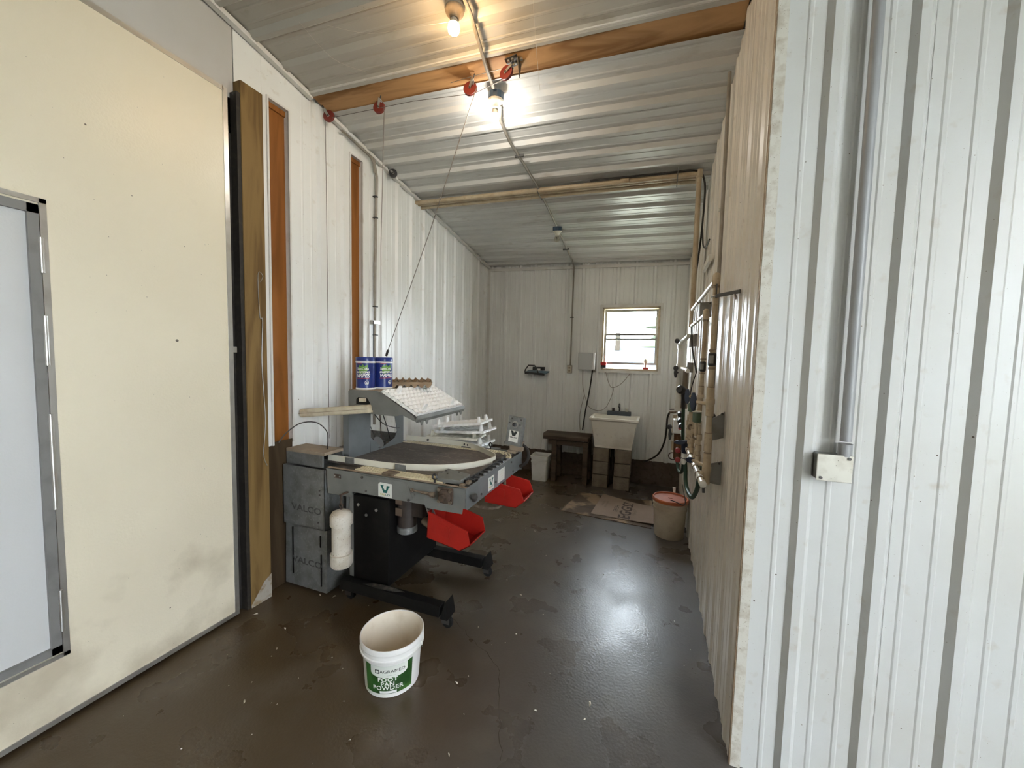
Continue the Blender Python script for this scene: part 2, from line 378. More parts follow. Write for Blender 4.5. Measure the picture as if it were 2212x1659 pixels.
# ------------------------------------------------------------------ lettering
def text_geo(s, size, spacing=1.0, shear=0.0, bold=0.0):
    cu = bpy.data.curves.new('lettering', 'FONT'); cu.body = s; cu.size = size; cu.align_x = 'CENTER'; cu.align_y = 'CENTER'
    cu.resolution_u = 3; cu.space_character = spacing; cu.shear = shear; cu.offset = bold
    ob = bpy.data.objects.new('lettering', cu); COL.objects.link(ob)
    bpy.context.view_layer.update()
    me = bpy.data.meshes.new_from_object(ob.evaluated_get(bpy.context.evaluated_depsgraph_get()))
    vs_ = [v.co.copy() for v in me.vertices]; fs = [tuple(p.vertices) for p in me.polygons]
    bpy.data.objects.remove(ob); bpy.data.curves.remove(cu); bpy.data.meshes.remove(me)
    return vs_, fs
def text(s, size, c, right, up, m, parent, sx=1.0, spacing=1.0, shear=0.0, bold=0.0, fn=None, name='lettering'):
    vs_, fs = text_geo(s, size, spacing, shear, bold); mb = MB(); c, right, up = Vector(c), Vector(right).normalized(), Vector(up).normalized()
    if fn: mb.add([fn(v.x*sx, v.y) for v in vs_], fs)
    else: mb.add([c + right*(v.x*sx) + up*v.y for v in vs_], fs)
    return mb.build(name, m, parent)
def flat(poly, c, right, up, mb=None, m=0):
    c, right, up = Vector(c), Vector(right).normalized(), Vector(up).normalized()
    mb = mb or MB(); mb.add([c + right*x + up*y for x, y in poly], [tuple(range(len(poly)))], m); return mb

# ================================================================== THE ROOM
XL, XR, YB, YP = -2.395, .352, 5.335, 1.69      # left wall, right wall, back wall, partition front
def cz(x, y): return 3.7116 - .1512*y - .025*x
PER, RIB = .2286, .021
def profile(s0, s1, ph, per=PER, h=RIB, minor=.003, wb=.030, wt=.013):
    pts = []
    k0 = int((s0-ph)//per) - 1; k1 = int((s1-ph)//per) + 2
    for k in range(k0, k1+1):
        c = ph + k*per
        for o, hh in ((-wb,0),(-wt,h),(wt,h),(wb,0)): pts.append((c+o, hh))
        for q in (1/3., 2/3.):
            for o, hh in ((-.010,0),(-.005,minor),(.005,minor),(.010,0)): pts.append((c+per*q+o, hh))
    out = []
    for (a, ha), (b, hb) in zip(pts, pts[1:]):
        if b <= s0 or a >= s1: continue
        if a < s0: ha = ha + (hb-ha)*(s0-a)/(b-a); a = s0
        if not out: out.append((a, ha))
        if b > s1: hb = ha + (hb-ha)*(s1-a)/(b-a); b = s1
        out.append((b, hb))
    return out
def sheets(parent, fn, s0, s1, z0, z1, ph, m, width=4*PER, h=RIB, minor=.003):
    """ribbed sheets side by side, each its own part; fn(s, h, z) -> point; z0, z1 numbers or functions of s"""
    f0 = z0 if callable(z0) else (lambda s: z0); f1 = z1 if callable(z1) else (lambda s: z1)
    cuts = [s0]; k = math.floor((s0-ph)/width) + 1
    while ph + .034 + k*width < s1 - .02:
        c = ph + .034 + k*width
        if c > s0 + .02: cuts.append(c)
        k += 1
    cuts.append(s1)
    for i, (a, b) in enumerate(zip(cuts, cuts[1:])):
        pr = profile(a, b, ph, PER, h, minor); lift = .0012*(i % 2); mb = MB(); vs_ = []
        for s, hh in pr: vs_ += [fn(s, hh+lift, f0(s)), fn(s, hh+lift, f1(s))]
        mb.add(vs_, [(2*j, 2*j+2, 2*j+3, 2*j+1) for j in range(len(pr)-1)])
        mb.build('metal_panel', m, parent)

# floor
fl_ = MB().box(-2.75, 4.4, -3.2, 5.75, -.12, 0).build('floor', 'concrete')
tag(fl_, 'stained brown grey concrete floor with cracks and dusty patches', 'floor', kind='structure')

CRACKS = ([(-.84,2.137),(-.718,2.233),(-.565,2.344),(-.428,2.411),(-.296,2.532),(-.155,2.644),(-.008,2.75)], [(-1.12,2.033),(-.965,1.945),(-.805,1.856),(-.691,1.766),(-.611,1.595),(-.549,1.431),(-.50,1.34)], [(-1.142,3.478),(-.987,3.434),(-.809,3.355)])
for cr in CRACKS:
    mb = MB(); P_ = []
    for (x0, y0), (x1, y1) in zip(cr, cr[1:]):
        for k in range(5): P_.append((x0+(x1-x0)*k/5+random.uniform(-.008,.008), y0+(y1-y0)*k/5+random.uniform(-.008,.008)))
    for a, b in zip(P_, P_[1:]):
        w = random.uniform(.0005,.0013); mb.add([(a[0]-w,a[1]-w,.0006),(b[0]-w,b[1]-w,.0006),(b[0]+w,b[1]+w,.0006),(a[0]+w,a[1]+w,.0006)], [(0,1,2,3)])
    mb.build('crack', 'crack_dark', fl_)

# ceiling
ce_ = MB(); q = [(-2.6,-1.5),(4.0,-1.5),(4.0,1.80),(.46,1.80),(.46,5.5),(-2.6,5.5)]
ce_.prism([(x,y,cz(x,y)+.06) for x, y in q], (0,0,.08))
ceil_o = tag(ce_.build('ceiling', 'panel_ceiling'), 'sloping ribbed metal ceiling, dusty off-white, lowest at the back wall', 'ceiling', kind='structure')
SK = .02
def ceil_sheets(y0, y1, ph, x0, x1, m='panel_ceiling'):
    per = .2075; w = 4*per; cuts = [y0]; c = math.floor((y0-ph)/w)*w + ph + .04
    while c < y1 - .05:
        if c > y0 + .05: cuts.append(c)
        c += w
    cuts.append(y1)
    for i, (a, b) in enumerate(zip(cuts, cuts[1:])):
        pr = profile(a, b, ph, per, .024, .003, .034, .012); vs_ = []; mb = MB()
        for s, h in pr:
            for x in (x0, x1):
                y = s + SK*(x+2.36)
                if b == y1 and y1 > 5: y = min(y, 5.36)
                vs_.append((x, y, cz(x, y) + .012 - h - .001*(i % 2)))
        mb.add(vs_, [(2*j, 2*j+1, 2*j+3, 2*j+2) for j in range(len(pr)-1)])
        mb.build('metal_panel', m, ceil_o)
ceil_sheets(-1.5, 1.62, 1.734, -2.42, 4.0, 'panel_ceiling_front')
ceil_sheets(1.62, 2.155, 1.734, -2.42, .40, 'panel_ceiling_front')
ceil_sheets(2.305, 5.36, 4.994, -2.42, .40)
# the white turned-down lip of the front sheet along the board
lip = MB()
for x0, x1 in ((-2.36, .345),):
    a = [(x0, 2.125, cz(x0,2.125)-.008), (x0, 2.158, cz(x0,2.158)-.008), (x1, 2.158+SK*2.7, cz(x1,2.21)-.008), (x1, 2.125+SK*2.7, cz(x1,2.18)-.008)]
    lip.prism(a, (0,0,.010))
lip.build('panel_lip', 'trim_white', ceil_o)

# left wall: flat header plates and ribbed sheets around two slots
wl = MB().box(-2.56, -2.47, -1.5, 5.45, 0, 3.9).build('wall_left', 'panel_left')
tag(wl, 'white ribbed metal left wall with two tall slots showing studs', 'wall', kind='structure')
topL = lambda s: cz(XL, s) + .03
fL = lambda s, h, z: (XL + h, s, z)
S1, S2, SZ1 = (1.845, 1.990), (2.555, 2.690), 3.245
PHL = 5.223
sheets(wl, fL, 2.055, 2.495, .02, topL, PHL, 'panel_left', h=.020, minor=.003)
sheets(wl, fL, 2.760, YB, .02, topL, PHL, 'panel_left', h=.021, minor=.003)
def plate(name, y0, y1, z0, z1, x=XL, t=.004, m='panel_left'):
    mb = MB(); zt = (lambda y: z1(y)) if callable(z1) else (lambda y: z1)
    mb.prism([(x, y0, z0), (x, y1, z0), (x, y1, zt(y1)), (x, y0, zt(y0))], (-t, 0, 0)); return mb.build(name, m, wl)
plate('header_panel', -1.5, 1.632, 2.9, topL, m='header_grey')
plate('header_panel', 1.636, S1[0]-.04, 3.0, topL, XL+.002)
plate('header_panel', S1[0]-.04, 2.056, SZ1+.0, topL, XL+.0035)
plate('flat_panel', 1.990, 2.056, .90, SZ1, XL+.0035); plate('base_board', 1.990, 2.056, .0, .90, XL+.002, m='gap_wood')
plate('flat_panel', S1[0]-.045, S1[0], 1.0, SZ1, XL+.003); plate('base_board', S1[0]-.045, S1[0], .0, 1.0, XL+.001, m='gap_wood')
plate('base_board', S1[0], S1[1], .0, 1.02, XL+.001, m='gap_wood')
plate('header_panel', 2.494, 2.762, SZ1, topL, XL+.0035)
plate('flat_panel', S2[1], 2.762, .02, SZ1, XL+.0035)
plate('flat_panel', 2.494, S2[0], .02, SZ1, XL+.0035)
plate('flat_panel', S2[0], S2[1], .02, 1.02, XL+.001)
for (a, b) in (S1, S2):
    t = .012
    tr = MB()
    tr.box(XL-.075, XL+.014, a-t, a, 1.0, SZ1+t); tr.box(XL-.075, XL+.010, b, b+t, 1.0, SZ1+t); tr.box(XL-.075, XL+.010, a, b, SZ1, SZ1+t)
    tr.build('slot_trim', 'trim_white', wl)
    MB().box(XL-.07, XL-.032, a+.012 if a < 2 else a, b, .95, SZ1-.035).build('stud', 'stud_wood', wl)
    MB().box(XL-.07, XL-.02, a, b, SZ1-.035, SZ1).build('stud_cap', 'stud_wood', wl)
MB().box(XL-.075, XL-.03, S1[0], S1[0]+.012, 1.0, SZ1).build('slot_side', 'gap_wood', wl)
# dirt rail under the ribbed wall
MB().box(XL-.02, XL+.03, 2.06, YB, 0, .30).build('curb', 'curb', wl)

# ceiling angle trims
def angle_trim(name, p0, p1, down, inward, label):
    mb = MB(); d = Vector(p1)-Vector(p0); iw = Vector(inward)
    p0, p1 = Vector(p0), Vector(p1)
    mb.add([p0, p1, p1-V(0,0,down), p0-V(0,0,down), p0+iw, p1+iw, p1+iw-V(0,0,.006), p0+iw-V(0,0,.006), p0+iw*.12-V(0,0,down), p1+iw*.12-V(0,0,down), p0+iw*.12-V(0,0,.006), p1+iw*.12-V(0,0,.006)],
           [(0,1,5,4),(4,5,6,7),(7,6,11,10),(10,11,9,8),(8,9,2,3),(0,3,2,1),(0,4,7,10,8,3),(1,2,9,11,6,5)])
    return tag(mb.build(name, 'trim_white'), label, 'trim', kind='structure')
t1 = MB(); t1.bar((XL+.030, -1.5, cz(-2.36,-1.5)-.012), (XL+.030, 2.16, cz(-2.36,2.16)-.012), .035, .030); t1.bar((XL+.030, 2.31, cz(-2.36,2.31)-.016), (XL+.030, YB, cz(-2.36,YB)-.016), .032, .026)
tag(t1.build('trim_1', 'trim_white'), 'narrow white angle trim where left wall meets ceiling', 'trim', kind='structure')
t2 = MB(); t2.bar((-2.37, YB-.022, cz(-2.37,YB)-.045), (XR, YB-.022, cz(XR,YB)-.040), .016, .040, up=(0,0,1))
tag(t2.build('trim_2', 'trim_white'), 'white strip trim along top of back wall', 'trim', kind='structure')
t2b = MB().box(XL+.002, XL+.045, YB-.030, YB, .31, 2.93)
tag(t2b.build('trim_3', 'trim_white'), 'vertical corner trim between left wall and back wall', 'trim', kind='structure')

# back wall with window opening
WX0, WX1, WZ0, WZ1 = -.695, .030, 1.500, 2.335
wb = MB()
wb.box(-2.56, WX0, YB+.02, YB+.14, 0, 3.0); wb.box(WX1, .50, YB+.02, YB+.14, 0, 3.0); wb.box(WX0, WX1, YB+.02, YB+.14, 0, WZ0); wb.box(WX0, WX1, YB+.02, YB+.14, WZ1, 3.0)
wb = tag(wb.build('wall_back', 'panel_back'), 'dull white ribbed metal back wall with a small window', 'wall', kind='structure')
fB = lambda s, h, z: (s, YB - h, z)
topB = lambda s: cz(s, YB) + .02
PHB = -2.338
sheets(wb, fB, -2.39, WX0-.0, .315, topB, PHB, 'panel_back')
sheets(wb, fB, WX0, WX1, .315, WZ0, PHB, 'panel_back')
sheets(wb, fB, WX0, WX1, WZ1, topB, PHB, 'panel_back')
sheets(wb, fB, WX1, XR, .315, topB, PHB, 'panel_back')
bb = MB(); bb.box(XL, .46, YB-.005, YB+.05, 0, .318)
tag(bb.build('baseboard_back', 'curb', bevel=.006), 'dark dirty concrete curb at foot of back wall', 'baseboard', kind='structure')

# window
wn = thing('window_1', ((WX0+WX1)/2, YB, WZ0), 'small double-hung window, overexposed daylight, in the back wall', 'window', kind='structure')
mb = MB(); o = .036
mb.box(WX0-o, WX1+o, YB-.030, YB-.004, WZ1, WZ1+o); mb.box(WX0-o, WX1+o, YB-.030, YB-.004, WZ0-o, WZ0)
mb.box(WX0-o, WX0, YB-.030, YB-.004, WZ0, WZ1); mb.box(WX1, WX1+o, YB-.030, YB-.004, WZ0, WZ1)
mb.build('window_trim', 'trim_white', wn)
mb = MB(); j = .022
mb.box(WX0, WX0+j, YB-.02, YB+.13, WZ0, WZ1); mb.box(WX1-j, WX1, YB-.02, YB+.13, WZ0, WZ1); mb.box(WX0, WX1, YB-.02, YB+.13, WZ1-j, WZ1); mb.box(WX0, WX1, YB-.02, YB+.13, WZ0, WZ0+j)
mb.build('window_frame', 'sill_wood', wn)
def sash(z0, z1, y, m='alu'):
    x0, x1 = WX0+j, WX1-j; r = .026; mb = MB()
    mb.box(x0, x0+r, y, y+.022, z0, z1); mb.box(x1-r, x1, y, y+.022, z0, z1); mb.box(x0+r, x1-r, y, y+.022, z0, z0+r); mb.box(x0+r, x1-r, y, y+.022, z1-r, z1)
    s_ = mb.build('sash', m, wn); MB().box(x0+r-.004, x1-r+.004, y+.009, y+.013, z0+r-.004, z1-r+.004).build('pane', 'pane', s_); return s_
sash(1.905, WZ1-j, YB+.092, 'alu_dark'); sash(1.580, 1.992, YB+.060, 'alu_dark')

# right wall and front partition
wr = MB().box(XR+.006, XR+.11, YP+.006, YB+.1, 0, 3.6).build('wall_right', 'panel_right')
tag(wr, 'grimy beige ribbed metal right wall carrying the water pipes', 'wall', kind='structure')
fR = lambda s, h, z: (XR - h, s, z)
sheets(wr, fR, YP+.01, YB, .0, lambda s: cz(XR, s)-.03+.02*math.sin(s*40), 1.69+.115, 'panel_right', h=.009, minor=.002)
wp = MB().box(XR+.09, 2.9, YP+.006, YP+.09, 0, 3.9).build('wall_partition', 'panel_white')
tag(wp, 'bright white ribbed metal partition nearest the camera on the right', 'wall', kind='structure')
fP = lambda s, h, z: (s, YP - h, z)
sheets(wp, fP, XR+.035, 2.9, .0, 3.75, .760, 'panel_white')
ed = MB(); ed.box(XR+.001, XR+.036, YP-.008, YP+.03, 0, 3.60)
tag(ed.build('trim_4', 'edge_trim'), 'speckled pale corner trim at the edge of the near partition', 'trim', kind='structure')
MB().box(XR-.003, XR+.002, YP-.006, YP+.012, 0, 3.60).build('brown_edge', 'brown_edge', bpy.data.objects['trim_4'])
ws = MB().box(2.9, 3.0, -.65, YP+.09, 0, 3.9).box(2.9, 3.0, -1.5, -1.35, 0, 3.9).box(2.9, 3.0, -1.35, -.65, 3.55, 3.9)
tag(ws.build('wall_side', 'panel_white'), 'plain white side wall with an open doorway, beside the partition', 'wall', kind='structure')
wf = MB().box(-2.56, 3.0, -1.6, -1.5, 0, 4.1)
tag(wf.build('wall_front', 'panel_white'), 'plain white wall behind the camera', 'wall', kind='structure')

# sliding door
XD = -2.335
dr = thing('door_1', (XD, .3, .02), 'large cream sliding door with metal edge trim on the left', 'door', kind='structure')
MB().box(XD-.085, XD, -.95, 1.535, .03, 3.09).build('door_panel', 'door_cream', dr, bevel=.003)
mb = MB(); e = .022
mb.box(XD-.088, XD+.004, 1.535-.004, 1.556, .018, 3.104); mb.box(XD-.088, XD+.004, -.95, 1.535, .018, .042); mb.box(XD-.088, XD+.004, -.95, 1.535, 3.080, 3.104)
mb.build('edge_trim', 'alu', dr)
MB().box(XD-.07, XD-.03, 1.556, 1.60, 1.62, 1.655).build('latch', 'alu', dr)
MB().box(XD-.06, XD-.052, 1.556, 1.585, 1.56, 1.62).build('latch_plate', 'alu', dr)
hp = MB().box(XD-.002, XD+.006, -.35, .775, .36, 2.150).build('hinged_panel', 'door_grey', dr, label='pale grey hinged panel')
mb = MB()
mb.box(XD-.002, XD+.020, .775, .806, .33, 2.185); mb.box(XD-.002, XD+.020, -.35, .806, .33, .362); mb.box(XD-.002, XD+.020, -.35, .806, 2.150, 2.185)
mb.build('panel_frame', 'alu_dark', dr)
mb = MB()
mb.box(XD-.002, XD+.010, .812, .832, .300, 2.215); mb.box(XD-.002, XD+.010, -.35, .832, .300, .318); mb.box(XD-.002, XD+.010, -.35, .832, 2.197, 2.215)
mb.build('outer_frame', 'alu', dr)
for z0, z1 in ((.42,.60),(.95,1.35),(1.55,1.75),(1.92,2.06)):
    MB().cyl((XD+.016, .809, z0), (XD+.016, .809, z1), .009, n=10).build('hinge', 'alu', dr, smooth=True)

# ================================================================== BIG THINGS
# post beside the door
po = MB().box(XD-.085, XD, 1.634, 1.770, 0, 3.205)
po = tag(po.build('wooden_post', 'post_wood', bevel=.004, at=(XD-.04, 1.70, 0)), 'tall square brown timber post between sliding door and ribbed wall', 'post')
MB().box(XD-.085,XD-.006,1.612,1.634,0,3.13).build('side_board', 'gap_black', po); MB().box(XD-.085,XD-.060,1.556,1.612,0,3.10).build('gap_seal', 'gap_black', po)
ft = MB().prism([(XD+.0015,1.634,0),(XD+.0015,1.770,0),(XD+.0015,1.770,.16),(XD+.0015,1.720,.13),(XD+.0015,1.66,.05),(XD+.0015,1.634,.02)], (-.0012,0,0))
ft.build('mould_patch', 'mould', po)
# board in the ceiling
bm = MB(); a = .0
pts = [(-2.36,2.155),(.345,2.155+SK*2.7),(.345,2.312+SK*2.7),(-2.36,2.312)]
bm.prism([(x,y,cz(x,y)-.006) for x, y in pts], (0,0,.038))
tag(bm.build('ceiling_board', 'beam_wood', at=(-1,2.25,3.38)), 'knotty orange pine board running across the ceiling', 'board')

# ================================================================== EGG PACKING TABLE
TZ = .885
tb = thing('egg_packing_table', (-1.48, 2.35, 0), 'grey metal egg packing table on a black wheeled stand', 'packing table')
YN, YF, XE, XW = 1.90, 2.80, -.965, -1.985
def side(poly, y, t, name, m, parent=tb, **k):
    return MB().prism([(x, y, z) for x, z in poly], (0, t, 0)).build(name, m, parent, **k)
side([(XW,.885),(-.972,.887),(-.972,.768),(-.985,.768),(-.990,.735),(-1.222,.735),(-1.235,.752),(-1.775,.752),(-1.785,.716),(-1.975,.714)], YN, .004, 'side_panel', 'machine_grey')
side([(-1.703,.872),(-1.368,.872),(-1.318,.780),(-1.335,.757),(-1.703,.757)], YN-.004, .004, 'guard_plate', 'machine_grey')
MB().box(XW, -.97, YN, YN+.028, TZ-.004, TZ).build('top_flange', 'shelf_top', tb)
MB().prism([(XE,YN,.887),(XE,2.06,.887),(XE,2.065,.892),(XE,2.60,.890),(XE,2.605,.884),(XE,YF+.06,.884),(XE,YF+.06,.757),(XE,YN+.02,.757),(XE,YN,.77)], (-.004,0,0)).build('end_panel', 'machine_blue', tb)
MB().box(XE-.05, XE-.002, 2.065, 2.60, .886, .892).build('end_flange', 'steel_edge', tb)
MB().box(XW, XE, YF+.058, YF+.062, .74, TZ).build('side_panel', 'machine_grey', tb)
MB().box(XW, XE-.004, YN+.004, YF+.058, TZ-.030, TZ-.012).build('deck', 'dusty_black', tb)
# belt of three lanes
for y0, y1 in ((2.035,2.285),(2.288,2.535),(2.538,2.790)):
    MB().box(-2.10, -1.02, y0, y1, TZ-.012, TZ+.002).build('belt', 'belt', tb)
# open plastic chain
def chain(x0, x1, y0, y1, name='chain', rails=4, pitch=.0215):
    mb = MB(); z0, z1 = TZ-.010, TZ+.006; n = int((x1-x0)/pitch)
    for i in range(rails):
        y = y0 + (y1-y0)*i/(rails-1); mb.box(x0, x1, y-.0042, y+.0042, z0, z1)
    for r in range(rails-1):
        ya = y0 + (y1-y0)*r/(rails-1); yb = y0 + (y1-y0)*(r+1)/(rails-1)
        for k in range(n+1):
            x = x0 + pitch*k + (pitch/2 if r % 2 else 0)
            if x < x1-.004: mb.box(x, x+.0065, ya, yb, z0, z1-.001)
    return mb.build(name, 'chain_cream', tb)
chain(-1.78, -1.135, 1.935, 2.012)
chain(-2.00, -1.13, 2.735, 2.795, rails=3)
mb = MB()
for i in range(7):
    a0, a1 = math.radians(80-i*16), math.radians(80-(i+1)*16)
    for R in (.14,.165,.19):
        mb.bar((-1.17+R*math.cos(a0), 2.62+R*math.sin(a0), TZ), (-1.17+R*math.cos(a1), 2.62+R*math.sin(a1), TZ), .008, .010)
    mb.bar((-1.17+.14*math.cos(a0), 2.62+.14*math.sin(a0), TZ), (-1.17+.19*math.cos(a0), 2.62+.19*math.sin(a0), TZ), .007, .010)
mb.build('chain_bend', 'chain_cream', tb)
# fence band
def catmull(P, n=8):
    P = [Vector(p) for p in P]; out = []
    for i in range(len(P)-1):
        a, b, c, d = P[max(i-1,0)], P[i], P[i+1], P[min(i+2,len(P)-1)]
        for k in range(n):
            t = k/n; out.append(.5*((2*b)+(c-a)*t+(2*a-5*b+4*c-d)*t*t+(3*b-a-3*c+d)*t**3))
    return out + [P[-1]]
fp = catmull([(-2.10,2.027,0),(-1.80,2.027,0),(-1.59,2.032,0),(-1.413,2.072,0),(-1.245,2.140,0),(-1.115,2.270,0),(-1.042,2.430,0),(-1.050,2.520,0),(-1.11,2.590,0),(-1.23,2.685,0),(-1.34,2.755,0),(-1.485,2.805,0),(-1.70,2.815,0),(-2.03,2.815,0)], 6)
mb = MB(); vs_ = []; fs = []
for i, p in enumerate(fp):
    d = (fp[min(i+1,len(fp)-1)]-fp[max(i-1,0)]).normalized(); nn = V(d.y,-d.x,0)*.003
    for off in (nn, -nn):
        for z in (TZ+.005, TZ+.045): vs_.append((p.x+off.x, p.y+off.y, z))
for i in range(len(fp)-1):
    a, b = 4*i, 4*i+4
    fs += [(a,b,b+1,a+1),(a+2,a+3,b+3,b+2),(a+1,b+1,b+3,a+3),(a,a+2,b+2,b)]
fs += [(0,1,3,2)]
mb.add(vs_, fs).build('fence', 'fence_white', tb, smooth=True)
for x, w in ((-1.905,.075),(-1.495,.082)):
    br = MB(); br.box(x-w/2, x+w/2, 2.014, 2.022, TZ+.002, TZ+.046); br.build('fence_bracket', 'galv', tb, bevel=.006)
    if x > -1.6: MB().box(x-w/2-.02, x+w/2-.02, 1.912, 1.985, TZ+.000, TZ+.014).build('bracket_foot', 'rust_light', tb, bevel=.003)
for x, y in ((-1.80,2.812),(-1.44,2.80),(-1.405,2.79)):
    MB().cyl((x,y-.010,TZ+.026),(x,y+.01,TZ+.026), .009, n=10).build('fence_bolt', 'black_plastic', tb)
MB().box(-1.46, -1.36, 2.765, 2.79, TZ+.002, TZ+.010).build('fence_clip', 'black_plastic', tb)
# corner cover, eye bolts, teeth
cv = MB(); cv.prism([(-1.225,2.03,.886),(-1.21,2.06,.886),(-1.21,2.13,.886),(-1.03,2.08,.886),(-1.025,1.945,.886),(-1.175,1.935,.886)], (0,0,.026)); cv.build('corner_cover', 'machine_grey', tb, bevel=.003)
for x, y in ((-1.195,2.075),(-1.16,2.03),(-1.11,2.085),(-1.20,2.03)): MB().cyl((x,y,.911),(x,y,.916), .006, n=8).build('screw', 'dark_steel', tb)
def eyebolt(p, ax, m='black_plastic'):
    mb = MB(); mb.torus((p[0],p[1],p[2]+.034), .016, .0055, ax, 18, 6); mb.cyl((p[0],p[1],p[2]-.004),(p[0],p[1],p[2]+.018), .006, n=8); mb.build('eye_bolt', m, tb, smooth=True)
eyebolt((-1.185, 1.925, TZ), (.25,1,0)); eyebolt((-1.23, 2.845, TZ), (.4,1,0))
mb = MB(); mb.bar((-1.015,1.985,.897), (-1.005,2.56,.897), .012, .016)
for k in range(9):
    y = 2.02+k*.066; mb.box(-1.012, -.975, y, y+.020, .893, .900)
mb.build('toothed_strip', 'black_plastic', tb)
mb = MB(); mb.box(-1.06,-1.00,2.50,2.60,.89,.915); mb.box(-1.075,-1.02,2.44,2.49,.89,.905); mb.build('clamp', 'dusty_black', tb, bevel=.004)
mb = MB(); mb.box(-1.02,-.99,1.915,1.945,.886,.90); mb.box(-1.005,-.98,1.965,2.0,.886,.905); mb.build('adjuster', 'rust_light', tb, bevel=.004)
# bearing
mb = MB(); mb.box(-1.145,-1.043,YN-.012,YN,.783,.877); mb.build('bearing_flange', 'rust', tb, bevel=.012)
mb = MB(); mb.lathe((-1.094,YN-.010,.828), [(.040,0),(.040,.012),(.030,.022),(.019,.024),(.018,.045),(.014,.047)], 24, (0,-1,0)); mb.build('bearing_housing', 'rust', tb, smooth=True)
for x in (-1.130,-1.058):
    for z in (.797,.863):
        MB().cyl((x,YN-.024,z),(x,YN-.010,z), .010, n=6).build('bolt', 'rust_light', tb)
mb = MB(); mb.cyl((-1.314,YN-.012,.832),(-1.21,YN-.012,.826), .006, n=10); mb.cyl((-1.25,YN-.012,.828),(-1.19,YN-.012,.825), .009, n=8); mb.cyl((-1.19,YN-.012,.825),(-1.165,YN-.012,.824), .016, n=6); mb.cyl((-1.322,YN-.012,.832),(-1.31,YN-.012,.832), .011, n=6)
mb.build('tension_bolt', 'rust_light', tb)
for x, z, r, m in ((-1.312,.803,.010,'machine_grey'),(-1.345,.765,.008,'dark_steel'),(-1.69,.858,.008,'dark_steel'),(-1.66,.775,.006,'dark_steel')):
    MB().cyl((x,YN-.010,z),(x,YN-.003,z), r, n=8).build('screw', m, tb)
mb = MB().box(-1.918,-1.866,YN-.003,YN,.826,.851); pl = mb.build('name_plate', 'rust', tb)
for x in (-1.912,-1.872): MB().cyl((x,YN-.006,.839),(x,YN-.002,.839), .005, n=8).build('rivet', 'steel', pl)
# stickers
def vlogo(c, right, up, s, parent, off, word=True):
    nrm = Vector(right).cross(Vector(up)).normalized()*off
    c = Vector(c)+nrm; R, U = Vector(right).normalized(), Vector(up).normalized()
    mb = flat([(-.40*s,.26*s),(-.08*s,.26*s),(-.18*s,.17*s),(-.12*s,.06*s),(-.03*s,-.04*s),(.05*s,-.06*s),(.10*s,.02*s),(.13*s,.26*s),(.40*s,.26*s),(.36*s,.17*s),(.31*s,.17*s),(.13*s,-.24*s),(-.13*s,-.24*s),(-.31*s,.17*s)], c, R, U)
    mb.build('emblem', 'ink_green', parent)
    if word:
        text('VAL', .19*s, c - U*.36*s - R*.20*s, R, U, 'ink_yellow', parent, 1.25, bold=.003*s)
        text('CO', .19*s, c - U*.36*s + R*.20*s, R, U, 'ink_green', parent, 1.35, bold=.003*s)
st = MB().prism([(-1.553,YN-.0055,.846),(-1.465,YN-.0055,.844),(-1.465,YN-.0055,.757),(-1.566,YN-.0055,.757),(-1.566,YN-.0055,.834)], (0,.0012,0)).build('sticker', 'sticker', tb)
vlogo((-1.515,YN-.0058,.806), (1,0,0), (0,0,1), .092, st, .0006)
st = MB().box(XE,XE+.001,2.206,2.300,.770,.858).build('sticker', 'sticker', tb)
vlogo((XE+.001,2.253,.822), (0,1,0), (0,0,1), .085, st, .0006)
st = MB().box(XE,XE+.001,2.362,2.488,.775,.862).build('sticker', 'sticker', tb)
for k in range(4): text('- ---- --', .012, (XE+.0017,2.425,.845-.018*k), (0,1,0), (0,0,1), 'ink_yellow', st, 2.0)
kb = MB(); kb.cyl((XE,1.945,.825),(XE+.02,1.945,.825), .008, n=8); kb.lathe((XE+.02,1.945,.825), [(.020,0),(.026,.006),(.024,.022),(.012,.026)], 6, (1,0,0)); kb.build('knob', 'dark_steel', tb, bevel=.003)
for y, z in ((2.03,.80),(2.33,.80),(2.10,.79),(2.62,.86),(2.66,.78)): MB().cyl((XE,y,z),(XE+.006,y,z), .007, n=8).build('screw', 'dark_steel', tb)
# pedestal, motor, feet
MB().box(-1.845,-1.555,1.985,2.56,.125,.70).build('pedestal', 'black_paint', tb, bevel=.006)
MB().box(-1.875,-1.845,1.985,2.50,.115,.70).build('pedestal_side', 'machine_grey', tb)
for x, z in ((-1.80,.635),(-1.735,.575),(-1.655,.62)): MB().cyl((x,1.979,z),(x,1.986,z), .010, n=12).build('rivet', 'steel', tb)
mb = MB().cyl((-1.50,2.10,.50),(-1.50,2.10,.715), .062, n=24); mt = mb.build('motor', 'motor_dark', tb, smooth=True)
MB().lathe((-1.50,2.10,.455), [(.052,0),(.066,.01),(.066,.045),(.062,.05)], 24).build('motor_cap', 'galv', mt, smooth=True)
MB().box(-1.45,-1.36,2.07,2.15,.58,.70).build('gear_box', 'motor_dark', mt, bevel=.005)
for z0, z1 in ((.66,.70),(.585,.635)): MB().box(-1.545,-1.495,2.034,2.040,z0,z1).build('motor_label', 'cardboard_ink_pale', mt)
mb = MB(); pth = [(-1.225,1.98,.735),(-1.235,1.98,.66),(-1.225,1.98,.60)]
mb.bar((-1.275,1.99,.735),(-1.205,1.99,.56), .05, .006, up=(0,1,0)); pb = mb.build('perforated_strap', 'galv', tb)
for k in range(3): MB().cyl((-1.262+.022*k,1.984,.70-.05*k),(-1.262+.022*k,1.996,.70-.05*k), .014, n=10).build('hole', 'black_paint', pb)
